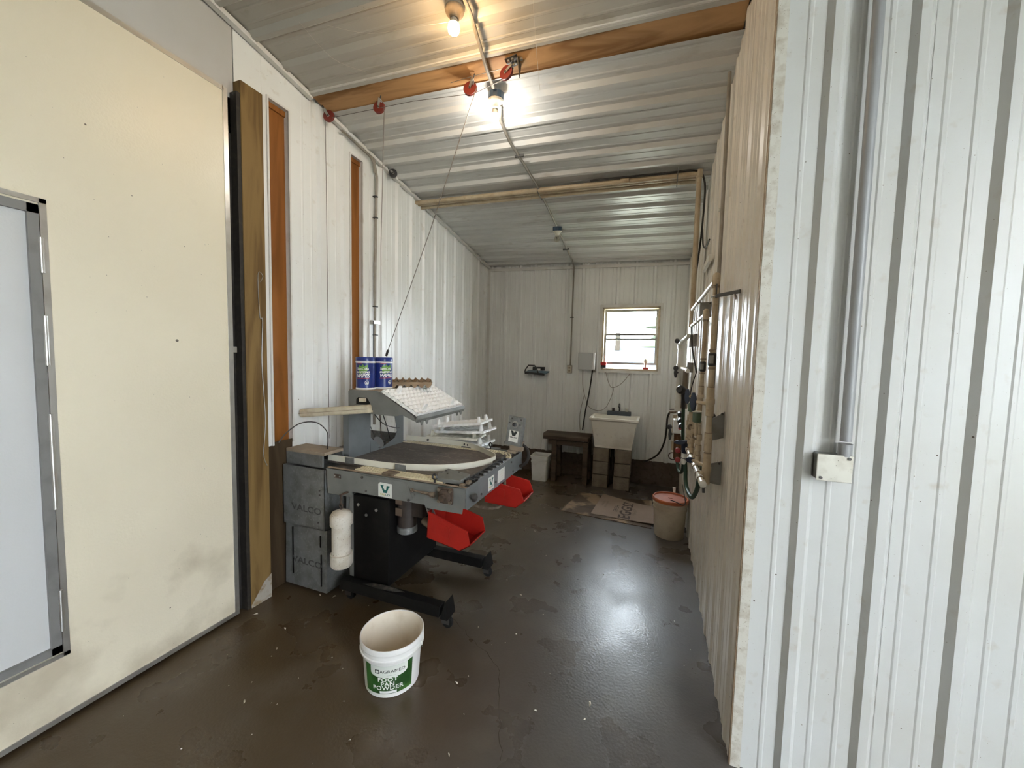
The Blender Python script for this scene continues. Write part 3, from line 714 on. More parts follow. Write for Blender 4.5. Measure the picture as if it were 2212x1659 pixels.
MB().tube(catmull([(-1.40,2.15,.53),(-1.34,2.13,.52),(-1.28,2.10,.53)],5), .028, 10).build('pipe_fitting', 'pvc_ring', tb, smooth=True)
mb = MB().tube(catmull([(-1.00,2.58,.75),(-1.00,2.58,.62),(-1.02,2.56,.545),(-1.10,2.52,.53),(-1.22,2.50,.54)],6), .013, 8); mb.build('bent_pipe', 'rust_light', tb, smooth=True)
for y, n in ((1.955,0),(2.545,1)):
    mb = MB(); mb.prism([(-1.90,y-.045,.075),(-1.90,y-.03,.135),(-1.90,y+.03,.135),(-1.90,y+.045,.075)], (.76,0,0)); mb.build('foot_bar', 'black_paint', tb, bevel=.003)
    mb = MB(); mb.prism([(-1.13,y-.05,.075),(-1.08,y-.05,.075),(-1.12,y-.01,.15)], (0,.10,0)); mb.build('foot_end', 'black_paint', tb)
MB().box(-1.87,-1.81,1.95,2.55,.08,.13).build('cross_bar', 'black_paint', tb)
MB().prism([(-1.72,1.935,.1352),(-1.60,1.930,.1352),(-1.48,1.945,.1352),(-1.42,1.965,.1352),(-1.52,1.978,.1352),(-1.66,1.970,.1352)], (0,0,.0015)).build('dust_patch', 'dusty_black', tb)
cw = cf = None
for x, y in ((-1.85,1.955),(-1.115,1.955),(-1.85,2.545),(-1.115,2.545)):
    if cw is None:
        base = (x, y, 0)
        cw = MB().lathe((x+.012,y-.014,.0345), [(.006,-.001),(.020,0),(.033,.003),(.0345,.014),(.033,.025),(.020,.028),(.006,.029)], 20, (0,1,0)).build('caster_wheel', 'black_rubber', tb, smooth=True)
        mb = MB(); mb.box(x-.02,x+.03,y-.022,y-.017,.03,.080); mb.box(x-.02,x+.03,y+.017,y+.022,.03,.080); mb.box(x-.025,x+.03,y-.022,y+.022,.072,.080)
        cf = mb.build('caster_fork', 'dark_steel', tb)
    else:
        d = (x-base[0], y-base[1], 0); part_copy(cw, tb, d); part_copy(cf, tb, d)
# arch over the belt and sloping shelf
XA = -2.0
mb = MB()
outer = [(2.115,.86),(2.735,.86),(2.735,1.24),(2.115,1.24)]
mb.prism([(XA,2.115,.875),(XA,2.33,.875),(XA,2.335,1.0),(XA,2.335,1.22),(XA,2.115,1.22)], (-.004,0,0))
mb.prism([(XA,2.335,.875),(XA,2.335,1.0),(XA,2.465,.895),(XA,2.465,.875)], (-.004,0,0))
mb.prism([(XA,2.465,.875),(XA,2.465,.895),(XA,2.62,.945),(XA,2.62,.875)], (-.004,0,0))
mb.prism([(XA,2.62,.875),(XA,2.62,.945),(XA,2.655,1.0),(XA,2.60,1.22),(XA,2.735,1.22),(XA,2.735,.875)], (-.004,0,0))
mb.box(XA-.05,XA,2.112,2.116,.875,1.22); mb.box(XA-.05,XA,2.735,2.739,.875,1.22)
mb.build('arch', 'machine_blue', tb)
sp = [(-1.990,1.368),(-1.975,1.380),(-1.745,1.382),(-1.715,1.372),(-1.455,1.232),(-1.435,1.196),(-1.545,1.235),(-1.60,1.222),(-1.940,1.226),(-1.990,1.262)]
side(sp, 2.10, .004, 'shelf_side', 'machine_grey'); side(sp, 2.755, .004, 'shelf_side', 'machine_grey')
MB().box(-1.985,-1.745,2.104,2.755,1.374,1.382).build('shelf_top', 'shelf_top', tb)
mb = MB(); mb.prism([(-1.745,2.104,1.378),(-1.715,2.104,1.366),(-1.440,2.104,1.215),(-1.445,2.104,1.205),(-1.72,2.104,1.356),(-1.75,2.104,1.370)], (0,.651,0)); mb.build('shelf_slope', 'machine_grey', tb)
mb = MB(); mb.prism([(-1.440,2.10,1.215),(-1.428,2.10,1.238),(-1.424,2.10,1.212),(-1.436,2.10,1.190)], (0,.66,0)); lf = mb.build('shelf_lip', 'machine_grey', tb)
for y in (2.16,2.22,2.64,2.70): MB().prism([(-1.434,y-.018,1.20),(-1.434,y+.018,1.20),(-1.434,y+.008,1.17),(-1.434,y-.008,1.17)], (.006,0,0)).build('lip_tab', 'machine_grey', lf)
mb = MB(); mb.prism([(-1.92,2.098,1.318),(-1.905,2.098,1.333),(-1.83,2.098,1.333),(-1.805,2.098,1.30),(-1.80,2.098,1.285),(-1.92,2.098,1.285)], (0,.0015,0)); mb.build('side_opening', 'black_paint', tb)
MB().box(-1.885,-1.835,2.085,2.10,1.305,1.330).build('wood_wedge', 'bar_cream', tb)
mb = MB(); mb.bar((-2.36,2.05,1.197),(-1.79,2.095,1.262), .066, .056); bar_o = mb.build('light_bar', 'bar_cream', tb, bevel=.010, label='cream square plastic bar')
mb = MB(); mb.bar((-2.368,2.0494,1.1965),(-2.362,2.0498,1.197), .020, .022); mb.build('bar_hole', 'black_paint', bar_o)
mb = MB(); mb.bar((-2.36,2.018,1.1972),(-1.80,2.063,1.2612), .004, .003); mb.build('bar_groove', 'pvc_ring', bar_o)
MB().box(-1.95,-1.78,2.096,2.10,1.236,1.250).build('shelf_rail', 'bar_cream', tb)
# tangle of rods and wires behind the arch
for pth, r, m in (([(-1.97,2.30,1.22),(-1.96,2.42,1.10),(-1.98,2.58,1.04),(-2.0,2.68,1.02)], .004, 'black_plastic'), ([(-1.98,2.42,1.22),(-1.99,2.50,1.08),(-2.0,2.56,.95)], .004, 'black_plastic'),
                  ([(-2.03,2.38,1.22),(-2.06,2.34,1.05),(-2.07,2.32,.92)], .005, 'rust'), ([(-2.05,2.50,1.15),(-2.05,2.52,.93)], .004, 'rust'), ([(-2.02,2.30,1.18),(-2.08,2.45,1.02),(-2.10,2.52,.93)], .003, 'hose_black')):
    MB().tube(catmull(pth, 5), r, 6).build('wire', m, tb)
mb = MB(); mb.cyl((-2.08,2.45,.90),(-2.02,2.45,.94), .05, n=14); mb.box(-2.10,-2.03,2.36,2.43,.88,.95); mb.box(-2.12,-2.04,2.48,2.56,.88,.93); mb.build('gear_unit', 'dark_steel', tb)
mb = MB(); mb.box(-2.19,-2.14,2.41,2.46,.9,1.25); mb.build('back_strut', 'rust', tb)
# control box on its stand
cs = MB(); cs.box(-1.06,-.99,2.78,2.84,.884,.905); cs.prism([(-1.045,2.80,.90),(-.945,2.80,.90),(-.94,2.80,.975),(-1.05,2.80,.975)], (0,.05,0)); cs.build('control_stand', 'shelf_top', tb)
def cbx(px, pz, d=0.0):   # point on the face of the control box, which leans back and turns a little
    R = V(.985,-.05,-.10).normalized(); U = V(.07,.16,1).normalized(); F = R.cross(U).normalized()
    return V(-1.00,2.77,1.072) + R*px + U*pz + F*d
def cb_box(x0, x1, z0, z1, d0, d1, name, m, parent, **k):
    mb = MB(); mb.add([cbx(x,z,d) for d in (d0,d1) for x, z in ((x0,z0),(x1,z0),(x1,z1),(x0,z1))], [(0,3,2,1),(4,5,6,7),(0,1,5,4),(1,2,6,5),(2,3,7,6),(3,0,4,7)]); return mb.build(name, m, parent, **k)
cb = cb_box(-.062,.062,-.105,.105,-.065,0,'control_box','galv',tb,bevel=.004)
cb_box(-.066,.064,-.118,-.100,-.07,.010,'box_lip','machine_grey',cb)
st = cb_box(-.038,.040,-.092,-.005,.0005,.0015,'box_sticker','sticker',cb)
Rb, Ub = cbx(1,0)-cbx(0,0), cbx(0,1)-cbx(0,0)
flat([(-.028,.022),(-.008,.022),(0,.006),(.008,.022),(.028,.022),(.012,-.016),(-.012,-.016)], cbx(.001,-.030,.0026), Rb, Ub).build('emblem', 'ink_black', cb)
text('VALCO', .013, cbx(.001,-.058,.0026), Rb, Ub, 'ink_black', cb, 1.4, bold=.0006); text('-------- ----', .008, cbx(.001,-.072,.0026), Rb, Ub, 'ink_black', cb, 1.2)
Fb = Rb.cross(Ub).normalized()
MB().lathe(cbx(0,.042,0), [(.026,0),(.026,.004),(.020,.006)], 20, Fb).build('switch_ring', 'steel', cb, smooth=True)
MB().lathe(cbx(0,.042,.005), [(.017,0),(.016,.014),(.010,.018)], 18, Fb).build('switch_button', 'black_plastic', cb, smooth=True)
for x, z in ((-.03,.085),(.045,.085),(.042,.045),(-.045,.05)): MB().lathe(cbx(x,z,0), [(.006,0),(.006,.005)], 8, Fb).build('screw', 'dark_steel', cb)
MB().tube(catmull([(-.955,2.82,.955),(-.91,2.81,.93),(-.89,2.80,.88),(-.905,2.79,.82),(-.955,2.79,.785)],6), .012, 8).build('control_cable', 'hose_black', tb, smooth=True)

# ---------------------------------------------------------------- hoppers beside the table
hb = thing('metal_chute_box', (-2.16, 2.03, 0), 'grey galvanized two-tier chute box with stencilled lettering beside the timber post', 'metal box')
mb = MB(); t = .003
def hollow(mb, x0, x1, y0, y1, z0, z1, taper=0.0):
    for (a, b, c, d) in ((x0,x1,y0,y0+t),(x0,x1,y1-t,y1),(x0,x0+t,y0,y1),(x1-t,x1,y0,y1)): mb.box(a,b,c,d,z0,z1)
hollow(mb, -2.375,-2.005,1.90,2.09,.45,.862); mb.box(-2.375,-2.005,1.90,2.09,.45,.455)
ub = mb.build('upper_box', 'galv', hb)
lb = MB().prism([(-2.370,1.912,.448),(-2.370,1.905,.02),(-2.370,2.11,.02),(-2.370,2.085,.448)], (.372,0,0)).build('lower_box', 'galv', hb)
for x, z0, z1 in ((-2.30,.10,.43),(-2.045,.06,.28),(-2.05,.33,.41)): MB().box(x,x+.006,1.900,1.9065,z0,z1).build('slot', 'black_paint', lb)
text('VALCO', .060, (-2.165,1.899,.575), (1,0,-.02), (0,0,1), 'ink_faint', ub, 1.35, bold=.0015)
text('VALCO', .060, (-2.165,1.900,.205), (1,0,-.02), (0,0,1), 'ink_faint', lb, 1.35, bold=.0015)
for x, z in ((-2.045,.72),(-2.045,.69),(-2.06,.50)): MB().cyl((x,1.896,z),(x,1.901,z), .006, n=8).build('screw', 'dark_steel', ub)
# conveyor trough coming out of the wall
tr = thing('egg_conveyor_trough', (-2.20, 2.02, .90), 'dusty sheet-metal egg conveyor trough from wall to table', 'conveyor')
MB().box(-2.385,-2.05,2.10,2.115,.865,.955).build('trough_side', 'galv', tr); MB().box(-2.385,-2.05,2.75,2.765,.865,.955).build('trough_side', 'galv', tr)
MB().box(-2.385,-2.04,1.935,2.10,.945,.965).build('trough_ledge', 'shelf_top', tr)
MB().box(-2.385,-2.06,1.935,1.95,.862,.945).build('trough_front', 'galv', tr)
MB().box(-2.385,-2.05,2.115,2.75,.865,.875).build('trough_bottom', 'belt', tr)

# ---------------------------------------------------------------- counterweight
cwt = thing('pipe_counterweight', (-1.81, 1.845, .29), 'speckled white capped plastic pipe hanging as a weight before the table', 'counterweight')
c = V(-1.81,1.845,0)
MB().cyl((c.x,c.y,.31),(c.x,c.y,.605), .057, n=28).build('pipe', 'pvc_white', cwt, smooth=True)
MB().lathe((c.x,c.y,.285), [(.030,0),(.060,.004),(.066,.016),(.067,.085),(.060,.087)], 28).build('end_cap', 'pvc_white', cwt, smooth=True)
MB().lathe((c.x,c.y,.555), [(.060,0),(.067,.002),(.067,.060),(.055,.080),(.030,.092),(.001,.096)], 28).build('end_cap', 'pvc_white', cwt, smooth=True)
mb = MB().torus((c.x,c.y,.675), .014, .005, (.2,1,0), 16, 6); mb.cyl((c.x,c.y,.645),(c.x,c.y,.665), .006, n=8); mb.build('hook', 'rust', cwt, smooth=True)
MB().cyl((c.x,c.y,.685),(c.x,c.y,.745), .006, n=8).build('hanger_rod', 'rust', cwt); MB().bar((c.x,c.y-.008,.745),(c.x,1.900,.745), .014, .008).build('hanger_arm', 'rust', cwt)

# ---------------------------------------------------------------- red bins
def red_bin(loc, label, pitch, z):
    b = thing('parts_bin', loc, label, 'bin', 'red hanging bins')
    L_, Wd, Hh, t = .31, .215, .165, .005
    cp, sp_ = math.cos(pitch), math.sin(pitch)
    def P(x, y, zz): return (loc[0] + x*cp + zz*sp_, loc[1] + y, loc[2] - x*sp_ + zz*cp)
    def wall(name, pts, d, par=b):
        p = [Vector(P(*q)) for q in pts]; dd = Vector(P(*d)) - Vector(P(0,0,0)); return MB().prism(p, dd).build(name, 'red_bin', par, bevel=.0015)
    side_ = [(0.02,0,0),(L_-.06,0,0),(L_,0,.055),(L_-.035,0,Hh-.03),(0.01,0,Hh),(0,0,Hh)]
    for y, s in ((-Wd/2, 1), (Wd/2, -1)):
        wl_ = wall('bin_side', [(x,y,zz) for x, _, zz in side_], (0,t*s,0))
        wall('side_rim', [(0,y-.004*s,Hh-.014),(0.0,y-.004*s,Hh),(L_-.035,y-.004*s,Hh-.03),(L_-.035,y-.004*s,Hh-.044)], (0,.006*s,0), wl_)
        wall('side_rib', [(.07,y-.003*s,.05),(.165,y-.003*s,.045),(.165,y-.003*s,.115),(.07,y-.003*s,.12)], (0,.004*s,0), wl_)
    wall('bin_back', [(0.02,-Wd/2,0),(0.02,Wd/2,0),(0,Wd/2,Hh),(0,-Wd/2,Hh)], (t,0,0))
    wall('bin_bottom', [(0.02,-Wd/2,0),(L_-.06,-Wd/2,0),(L_-.06,Wd/2,0),(0.02,Wd/2,0)], (0,0,t))
    wall('bin_front', [(L_-.06,-Wd/2,0),(L_,-Wd/2,.055),(L_,Wd/2,.055),(L_-.06,Wd/2,0)], (-t,0,t))
    wall('label_slot', [(L_-.02,-.05,.036),(L_-.008,-.05,.049),(L_-.008,.05,.049),(L_-.02,.05,.036)], (.004,0,-.003))
    return b
red_bin((-1.275,2.06,.530), 'red plastic bin hanging under the near corner of the packing table', math.radians(10), 0)
red_bin((-1.10,2.52,.615), 'red plastic bin hanging under the far end of the packing table', math.radians(2), 0)

# ================================================================== CEILING: CONDUIT, LAMPS, PULLEYS, PIPES
cpts = [(-.955,-.8),(-.970,1.2),(-.985,1.90),(-1.036,2.22),(-1.049,2.36)]
c2pts = [(-1.060,2.50),(-1.11,2.62),(-1.12,2.834),(-1.075,3.40),(-1.073,4.16)]
c3pts = [(-1.080,4.30),(-1.096,5.10),(-1.105,5.26)]
cd = thing('ceiling_conduit', (-1.05, 2.4, 3.36), 'dirty thin metal conduit running along the ceiling between the lamps', 'conduit')
for pp in (cpts, c2pts):
    MB().tube([(x, y, cz(x,y)-.034) for x, y in pp], .0115, 8).build('conduit_pipe', 'conduit_dirty', cd, smooth=True)
MB().tube([(x, y, cz(x,y)-.030) for x, y in c3pts] + [(-1.105,5.30,2.88),(-1.106,5.302,2.70),(-1.110,5.302,1.55)], .0105, 8).build('conduit_pipe', 'conduit_dirty', cd, smooth=True)
for y in (3.0, 4.75): MB().box(-1.135,-1.06,y,y+.012,cz(-1.1,y)-.048,cz(-1.1,y)-.030).build('conduit_strap', 'dark_steel', cd)
MB().box(-1.13,-1.085,5.286,5.300,2.20,2.214).build('conduit_strap', 'dark_steel', cd)
def lamp(bx, by, bz, boxp, label, bulb, holder, boxm, tilt=(0,0,-1)):
    d = Vector(tilt).normalized(); bc = V(bx, by, bz); top = bc - d*.075     # centre of the globe, socket above it
    t_ = thing('ceiling_lamp', boxp, label, 'lamp', 'bare bulb ceiling lamps')
    bp = Vector(boxp)
    MB().lathe(bp, [(.050,0),(.052,.004),(.052,.040),(.046,.044)], 12, d).build('junction_box', boxm, t_, bevel=.002)
    MB().lathe(bp + d*.040, [(.048,0),(.050,.004),(.046,.016),(.030,.028),(.024,.045),(.022,.050)], 24, d).build('lamp_holder', holder, t_, smooth=True)
    if bulb == 'clear_bulb':
        b_ = MB().lathe(bc, [(.013,-.075),(.014,-.055),(.020,-.036),(.0285,-.014),(.0305,.002),(.027,.018),(.017,.027),(.001,.030)], 24, d, top=False).build('bulb', bulb, t_, smooth=True)
    else:
        b_ = MB().lathe(bc, [(.027,-.016),(.0305,.002),(.027,.018),(.017,.027),(.001,.030)], 24, d).build('bulb', bulb, t_, smooth=True)
        MB().lathe(bc, [(.013,-.080),(.014,-.060),(.019,-.040),(.0275,-.0165)], 24, d).build('bulb_neck', 'bulb_neck', t_, smooth=True)
    return t_
lamp(-1.048,1.842,3.308,(-1.048,1.85,3.442),'lit warm yellow bare bulb nearest the camera, left of the conduit','warm_bulb','holder_dimmed','conduit_dirty',(.02,-.05,-1))
l2 = lamp(-1.082,2.462,3.232,(-1.058,2.43,3.362),'lit white bare bulb just past the pine board','cool_bulb','porcelain','fixture_blue',(-.1,.10,-1))
l3 = lamp(-1.096,4.289,2.965,(-1.080,4.235,3.085),'unlit clear glass bulb in a blue box near the back wall','clear_bulb','porcelain','fixture_blue',(-.05,.25,-1))
MB().cyl((-1.094,4.27,2.985),(-1.095,4.284,2.965), .004, n=6).build('filament', 'dark_steel', l3)

def pulley(c, r, ax, hang, label, m='red_pulley'):
    c = Vector(c); ax = Vector(ax).normalized(); hang = Vector(hang)
    t_ = thing('pulley', c, label, 'pulley', 'cable pulleys')
    MB().lathe(c - ax*.009, [(.006,0),(r*.8,0),(r,.001),(r*.93,.009),(r,.017),(r*.8,.018),(.006,.018)], 28, ax).build('pulley_wheel', m, t_, smooth=True)
    mb = MB(); u = (hang-c).normalized()
    for s in (-1, 1):
        mb.bar(c + ax*.013*s - u*.010, c + ax*.013*s + u*r*1.15, .017, .003, up=ax)
    mb.bar(c + u*r*1.15 - ax*.014, c + u*r*1.15 + ax*.014, .017, .004, up=u)
    mb.build('pulley_strap', 'steel', t_)
    MB().cyl(c - ax*.016, c + ax*.016, .007, n=10).build('axle', 'dark_steel', t_)
    MB().tube([c + u*r*1.15, c + u*(r*1.15+.02), hang], .004, 6).build('pulley_hook', 'dark_steel', t_)
    return t_
pulley((-2.325,2.275,3.365), .040, (.25,-1,0), (-2.352,2.24,3.425), 'red cable pulley in the corner at the left end of the pine board')
pulley((-1.887,2.292,3.350), .042, (.15,-1,.05), (-1.850,2.262,3.402), 'red cable pulley hanging from the pine board, second from the left')
pulley((-1.185,2.303,3.333), .044, (.15,-1,.1), (-1.135,2.262,3.385), 'red cable pulley beside the conduit where it crosses the pine board')
pulley((-.916,2.247,3.330), .042, (-.15,-1,.1), (-.862,2.235,3.362), 'dark red cable pulley under the black bracket on the pine board', 'dark_red')
pulley((-2.290,2.968,3.262), .036, (.55,-.85,0), (-2.33,2.955,3.300), 'small black pulley at the top of the left wall beyond the second slot', 'black_plastic')
hk = thing('board_bracket', (-.855,2.25,3.37), 'black angle bracket bolted under the pine board', 'bracket')
z = cz(-.86,2.25) - .008
MB().prism([(-.915,2.21,z),(-.835,2.195,z),(-.835,2.275,z),(-.915,2.285,z)], (0,0,-.004)).build('bracket_plate', 'dark_steel', hk)
MB().prism([(-.838,2.21,z),(-.838,2.285,z),(-.842,2.27,z-.085)], (.004,0,0)).build('bracket_fin', 'dark_steel', hk)
for x, y in ((-.895,2.225),(-.868,2.22),(-.885,2.258),(-.860,2.255),(-.818,2.235)): MB().cyl((x,y,z-.004),(x,y,z-.013), .009, n=6).build('bolt', 'steel', hk)
def cable(pts, label, r=.0022, m='cable'):
    mb = MB().tube(pts, r, 6); return tag(mb.build('cable', m, at=pts[0]), label, 'cable', 'pulley cables')
cable([(-1.140,2.300,3.325),(-1.50,2.35,2.50),(-1.895,2.40,1.66)], 'steel cable slanting down from the pine board to the packing table', .0026)
cable([(-1.845,2.292,3.335),(-1.878,2.30,2.4),(-1.885,2.31,1.66)], 'thin cable hanging straight down behind the blue canisters')
cable([(-2.362,2.278,3.35),(-2.355,2.278,2.2),(-2.352,2.28,.97)], 'thin cable down the left wall between the two slots')
cable([(-2.29,2.27,3.345),(-1.60,2.292,3.335),(-1.16,2.306,3.300),(-.93,2.25,3.300)], 'taut cable running along the pine board between the pulleys', .0018)
cable([(-1.30,2.255,3.362),(-1.15,2.252,3.366),(-.88,2.245,3.360)], 'short upper cable over the conduit by the black bracket', .0018)
MBk = MB().bar((-1.893,2.40,1.665),(-1.915,2.405,1.62), .014, .010, up=(0,1,0))
MBk.build('cable_clamp', 'black_plastic', bpy.data.objects['cable'])

# ceiling water pipes and their drop at the right wall
for k, (y, dz, r, lab) in enumerate(((3.475,.040,.020,'nearest of three tan water pipes strapped across the ceiling'),(3.522,.034,.018,'middle one of three tan water pipes strapped across the ceiling'),(3.572,.040,.018,'farthest of three tan water pipes strapped across the ceiling'))):
    t_ = thing('ceiling_pipe', (-1, y, 3.2), lab, 'pipe', 'ceiling water pipes')
    xe = .262 - .0*k; ye = y + .02
    MB().cyl((-2.40, y, cz(-2.4,y)-dz), (xe, ye, cz(xe,ye)-dz-.004), r, n=14).build('pipe_run', 'pvc_tan', t_, smooth=True)
    for x in (-1.85+.3*k, -.35+.2*k): MB().cyl((x, y+.007, cz(x,y)-dz-.002), (x+.07, y+.008, cz(x+.07,y)-dz-.003), r+.004, n=14).build('coupling', 'pvc_tan', t_, smooth=True)
    zc = cz(xe,ye)-dz
    if k < 2:
        MB().cyl((xe,ye,zc+.024),(xe,ye,zc-.035), r+.006, n=14).build('elbow', 'pvc_tan', t_, smooth=True)
        MB().cyl((xe,ye,zc),(xe,ye+.02*k,1.90+.02*k if k else 2.05), r-.001, n=14).build('pipe_drop', 'pvc_tan', t_, smooth=True)
    if k == 0: 
        for x in (-1.08, .10): MB().tube([(x,3.44,cz(x,3.44)-.01),(x,3.455,cz(x,3.44)-.068),(x,3.60,cz(x,3.6)-.070),(x,3.61,cz(x,3.6)-.01)], .0035, 6).build('pipe_strap', 'dark_steel', t_)
w_ = MB().tube(catmull([(-.6,3.45,cz(-.6,3.45)-.028),(.0,3.46,cz(0,3.46)-.030),(.23,3.48,3.155),(.300,3.50,3.08),(.310,3.52,2.90),(.300,3.54,2.62),(.285,3.56,2.42),(.27,3.56,2.25),(.265,3.57,2.10),(.275,3.58,1.85),(.285,3.50,1.70),(.30,3.30,1.55)],6), .0075, 8)
tag(w_.build('electric_cable', 'hose_black', smooth=True, at=(.30,3.5,2.6)), 'black electric cord running down beside the tan drop pipes', 'cord')
w_ = MB().tube(catmull([(.308,3.52,2.70),(.312,3.45,2.555),(.318,3.30,2.50),(.325,3.16,2.515)],6), .006, 6)
tag(w_.build('cord_end', 'hose_black', smooth=True, at=(.31,3.4,2.55)), 'loose curled black cord end on the right wall above the pipes', 'cord')
w_ = MB().box(XR-.040,XR-.02,3.02,3.40,2.33,2.375)
tag(w_.build('clear_strap', 'pvc_clean', at=(.32,3.2,2.35)), 'short clear plastic strap on the right wall above the pipe elbow', 'strap')
cdr = thing('wall_conduit', (XR-.03, 2.53, 1.3), 'thin grey conduit standing against the right wall behind the pipes', 'conduit')
MB().tube([(XR-.032,2.56,cz(XR,2.56)-.05),(XR-.032,2.53,2.0),(XR-.032,2.50,1.30)], .010, 8).build('conduit_pipe', 'conduit_dirty', cdr, smooth=True)
MB().tube(catmull([(XR-.032,2.50,1.31),(XR-.03,2.42,1.33),(XR-.03,2.38,1.29),(XR-.03,2.40,1.26)],5), .007, 6).build('conduit_tail', 'hose_black', cdr)
MB().box(XR-.05,XR-.02,2.545,2.565,2.50,2.515).build('conduit_strap', 'pvc_clean', cdr)

# ================================================================== WATER PIPES ON THE RIGHT WALL
wm = thing('water_pipe_manifold', (.27, 2.5, .9), 'tan plastic water pipe manifold with valves on the right wall', 'pipe manifold')
def pipe(p0, p1, r=.021, m='pvc_tan', par=None, n=14, name='pipe'): return MB().cyl(p0, p1, r, n=n).build(name, m, par or wm, smooth=True)
def ring(p, d, r=.026, l=.012, m='pvc_ring', par=None): 
    p, d = Vector(p), Vector(d).normalized(); r *= .63; return MB().cyl(p-d*l/2, p+d*l/2, r, n=14).build('collar', m, par or wm, smooth=True)
def sleeve(p, d, r=.027, l=.05, m='pvc_tan', par=None):
    p, d = Vector(p), Vector(d).normalized(); r *= .63; o = MB().cyl(p-d*l/2, p+d*l/2, r, n=16).build('sleeve', m, par or wm, smooth=True, bevel=.003)
    MB().cyl(p+d*(l/2-.001), p+d*(l/2+.003), r-.001, n=14).build('seam', 'pvc_ring', o, smooth=True); return o
def union(p, d, r=.034, l=.07):
    p, d = Vector(p), Vector(d).normalized(); r *= .63
    return MB().lathe(p-d*l/2, [(.0145,0),(r*.85,.004),(r*.85,l*.3),(r,l*.36),(r,l*.64),(r*.85,l*.7),(r*.85,l-.004),(.0145,l)], 12, d).build('union', 'pvc_tan', wm, smooth=True)
def handle(p, ax, long, L_=.085, m='blue_plastic', par=None):
    p, ax, long = Vector(p), Vector(ax).normalized(), Vector(long).normalized(); sd = ax.cross(long)
    mb = MB(); mb.prism([p+long*a+sd*b for a, b in ((-L_/2,-.006),(-L_/2*.6,-.013),(0,-.017),(L_/2*.6,-.013),(L_/2,-.006),(L_/2,.006),(L_/2*.6,.013),(0,.017),(-L_/2*.6,.013),(-L_/2,.006))], ax*.014)
    mb.cyl(p-ax*.03, p, .008, n=8); return mb.build('valve_handle', m, par or wm, bevel=.002)
def gauge(p, d, r=.032, l=.060):
    p, d = Vector(p), Vector(d).normalized()
    o = MB().lathe(p-d*l/2, [(.013,0),(r,.008),(r,l-.008),(.013,l)], 18, d).build('flow_gauge', 'black_plastic', wm, smooth=True)
    MB().cyl(p-d*l*.28+V(-.004,-.010,0), p+d*l*.28+V(-.004,-.010,0), r*.60, n=14).build('gauge_window', 'gauge_glass', o, smooth=True); return o
# riser A (near) and riser B
A = lambda z: (.267 + (2.06-z)*.004, 2.19, z); B = lambda z: (.270 - (1.92-z)*.010, 2.58, z)
pipe(A(1.0), A(2.03), .0140); pipe(B(1.02), B(1.90), .0130)
for f_, z, L_ in ((A,2.045,3.86),(B,1.915,3.84)):
    x, y, _ = f_(z)
    MB().lathe((x,y,z-.035), [(.014,0),(.0185,.002),(.0185,.048),(.0155,.058),(.007,.064),(.001,.065)], 16).build('elbow', 'pvc_tan', wm, smooth=True)
    pipe((x,y,z),(x-.006,3.50,z+.012), .0120, 'pvc_clean'); ring(f_(z-.040), (0,0,1))
    MB().cyl((x-.003,3.0,z+.006),(x-.0035,3.012,z+.0062), .0150, n=12).build('collar', 'pvc_ring', wm)
gauge(A(1.64), (0,0,1), .0195, .072); gauge(B(1.60), (0,0,1), .0180, .062)
ring(A(1.685),(0,0,1),.028,.012); ring(B(1.645),(0,0,1),.026,.012); ring(A(1.595),(0,0,1),.029,.012); ring(B(1.56),(0,0,1),.025,.010)
sleeve(A(1.475),(0,0,1),.030,.045); union(A(1.425),(0,0,1),.036,.08); sleeve(A(1.375),(0,0,1),.030,.05); sleeve(A(1.215),(0,0,1),.030,.095); union(A(1.075),(0,0,1),.035,.085); sleeve(A(1.135),(0,0,1),.029,.045); sleeve(A(1.025),(0,0,1),.029,.055)
sleeve(B(1.46),(0,0,1),.026,.04); union(B(1.42),(0,0,1),.031,.06); sleeve(B(1.24),(0,0,1),.026,.05); sleeve(B(1.13),(0,0,1),.027,.05); union(B(1.06),(0,0,1),.031,.06)
handle((.205,2.30,1.41), (-.5,-.85,0), (0,.1,1), .100); handle((.205,2.72,1.405), (-.5,-.85,0), (0,.1,1), .095)
MB().cyl((.212,2.30,1.41),(.262,2.22,1.41), .010, n=10).build('valve_stem', 'pvc_tan', wm); MB().cyl((.212,2.72,1.405),(.262,2.60,1.41), .010, n=10).build('valve_stem', 'pvc_tan', wm)
handle((.205,2.32,1.085), (-.3,-.9,0), (1,-.2,0), .045); MB().cyl((.21,2.32,1.085),(.262,2.22,1.085), .009, n=10).build('valve_stem', 'pvc_tan', wm)
# regulators
for y, z in ((2.42,1.315),(2.76,1.335)):
    MB().lathe((.235,y,z-.035), [(.014,0),(.023,.004),(.023,.050),(.020,.058),(.008,.064)], 16).build('regulator', 'green_valve', wm, smooth=True)
    MB().lathe((.235,y,z+.026), [(.0255,0),(.0255,.005)], 16).build('regulator_rim', 'pvc_clean', wm)
    pipe((.235,y,z-.03),(.235,y,z-.11), .010)
# cluster of small vertical fittings behind
for y, x, z0, z1 in ((2.42,.252,.98,1.27),(2.75,.248,.96,1.26),(2.93,.246,.98,1.30),(3.10,.246,.96,1.24)):
    pipe((x,y,z0),(x,y,z1), .0100)
    zz = z0+.03
    while zz < z1-.02: sleeve((x,y,zz),(0,0,1),.0195+.004*((int(zz*100))%2),.035); zz += .062
for y in (2.42,2.75): MB().torus((.235,y,1.20), .015, .006, (.3,1,0), 14, 6).build('brass_fitting', 'rust_light', wm, smooth=True)
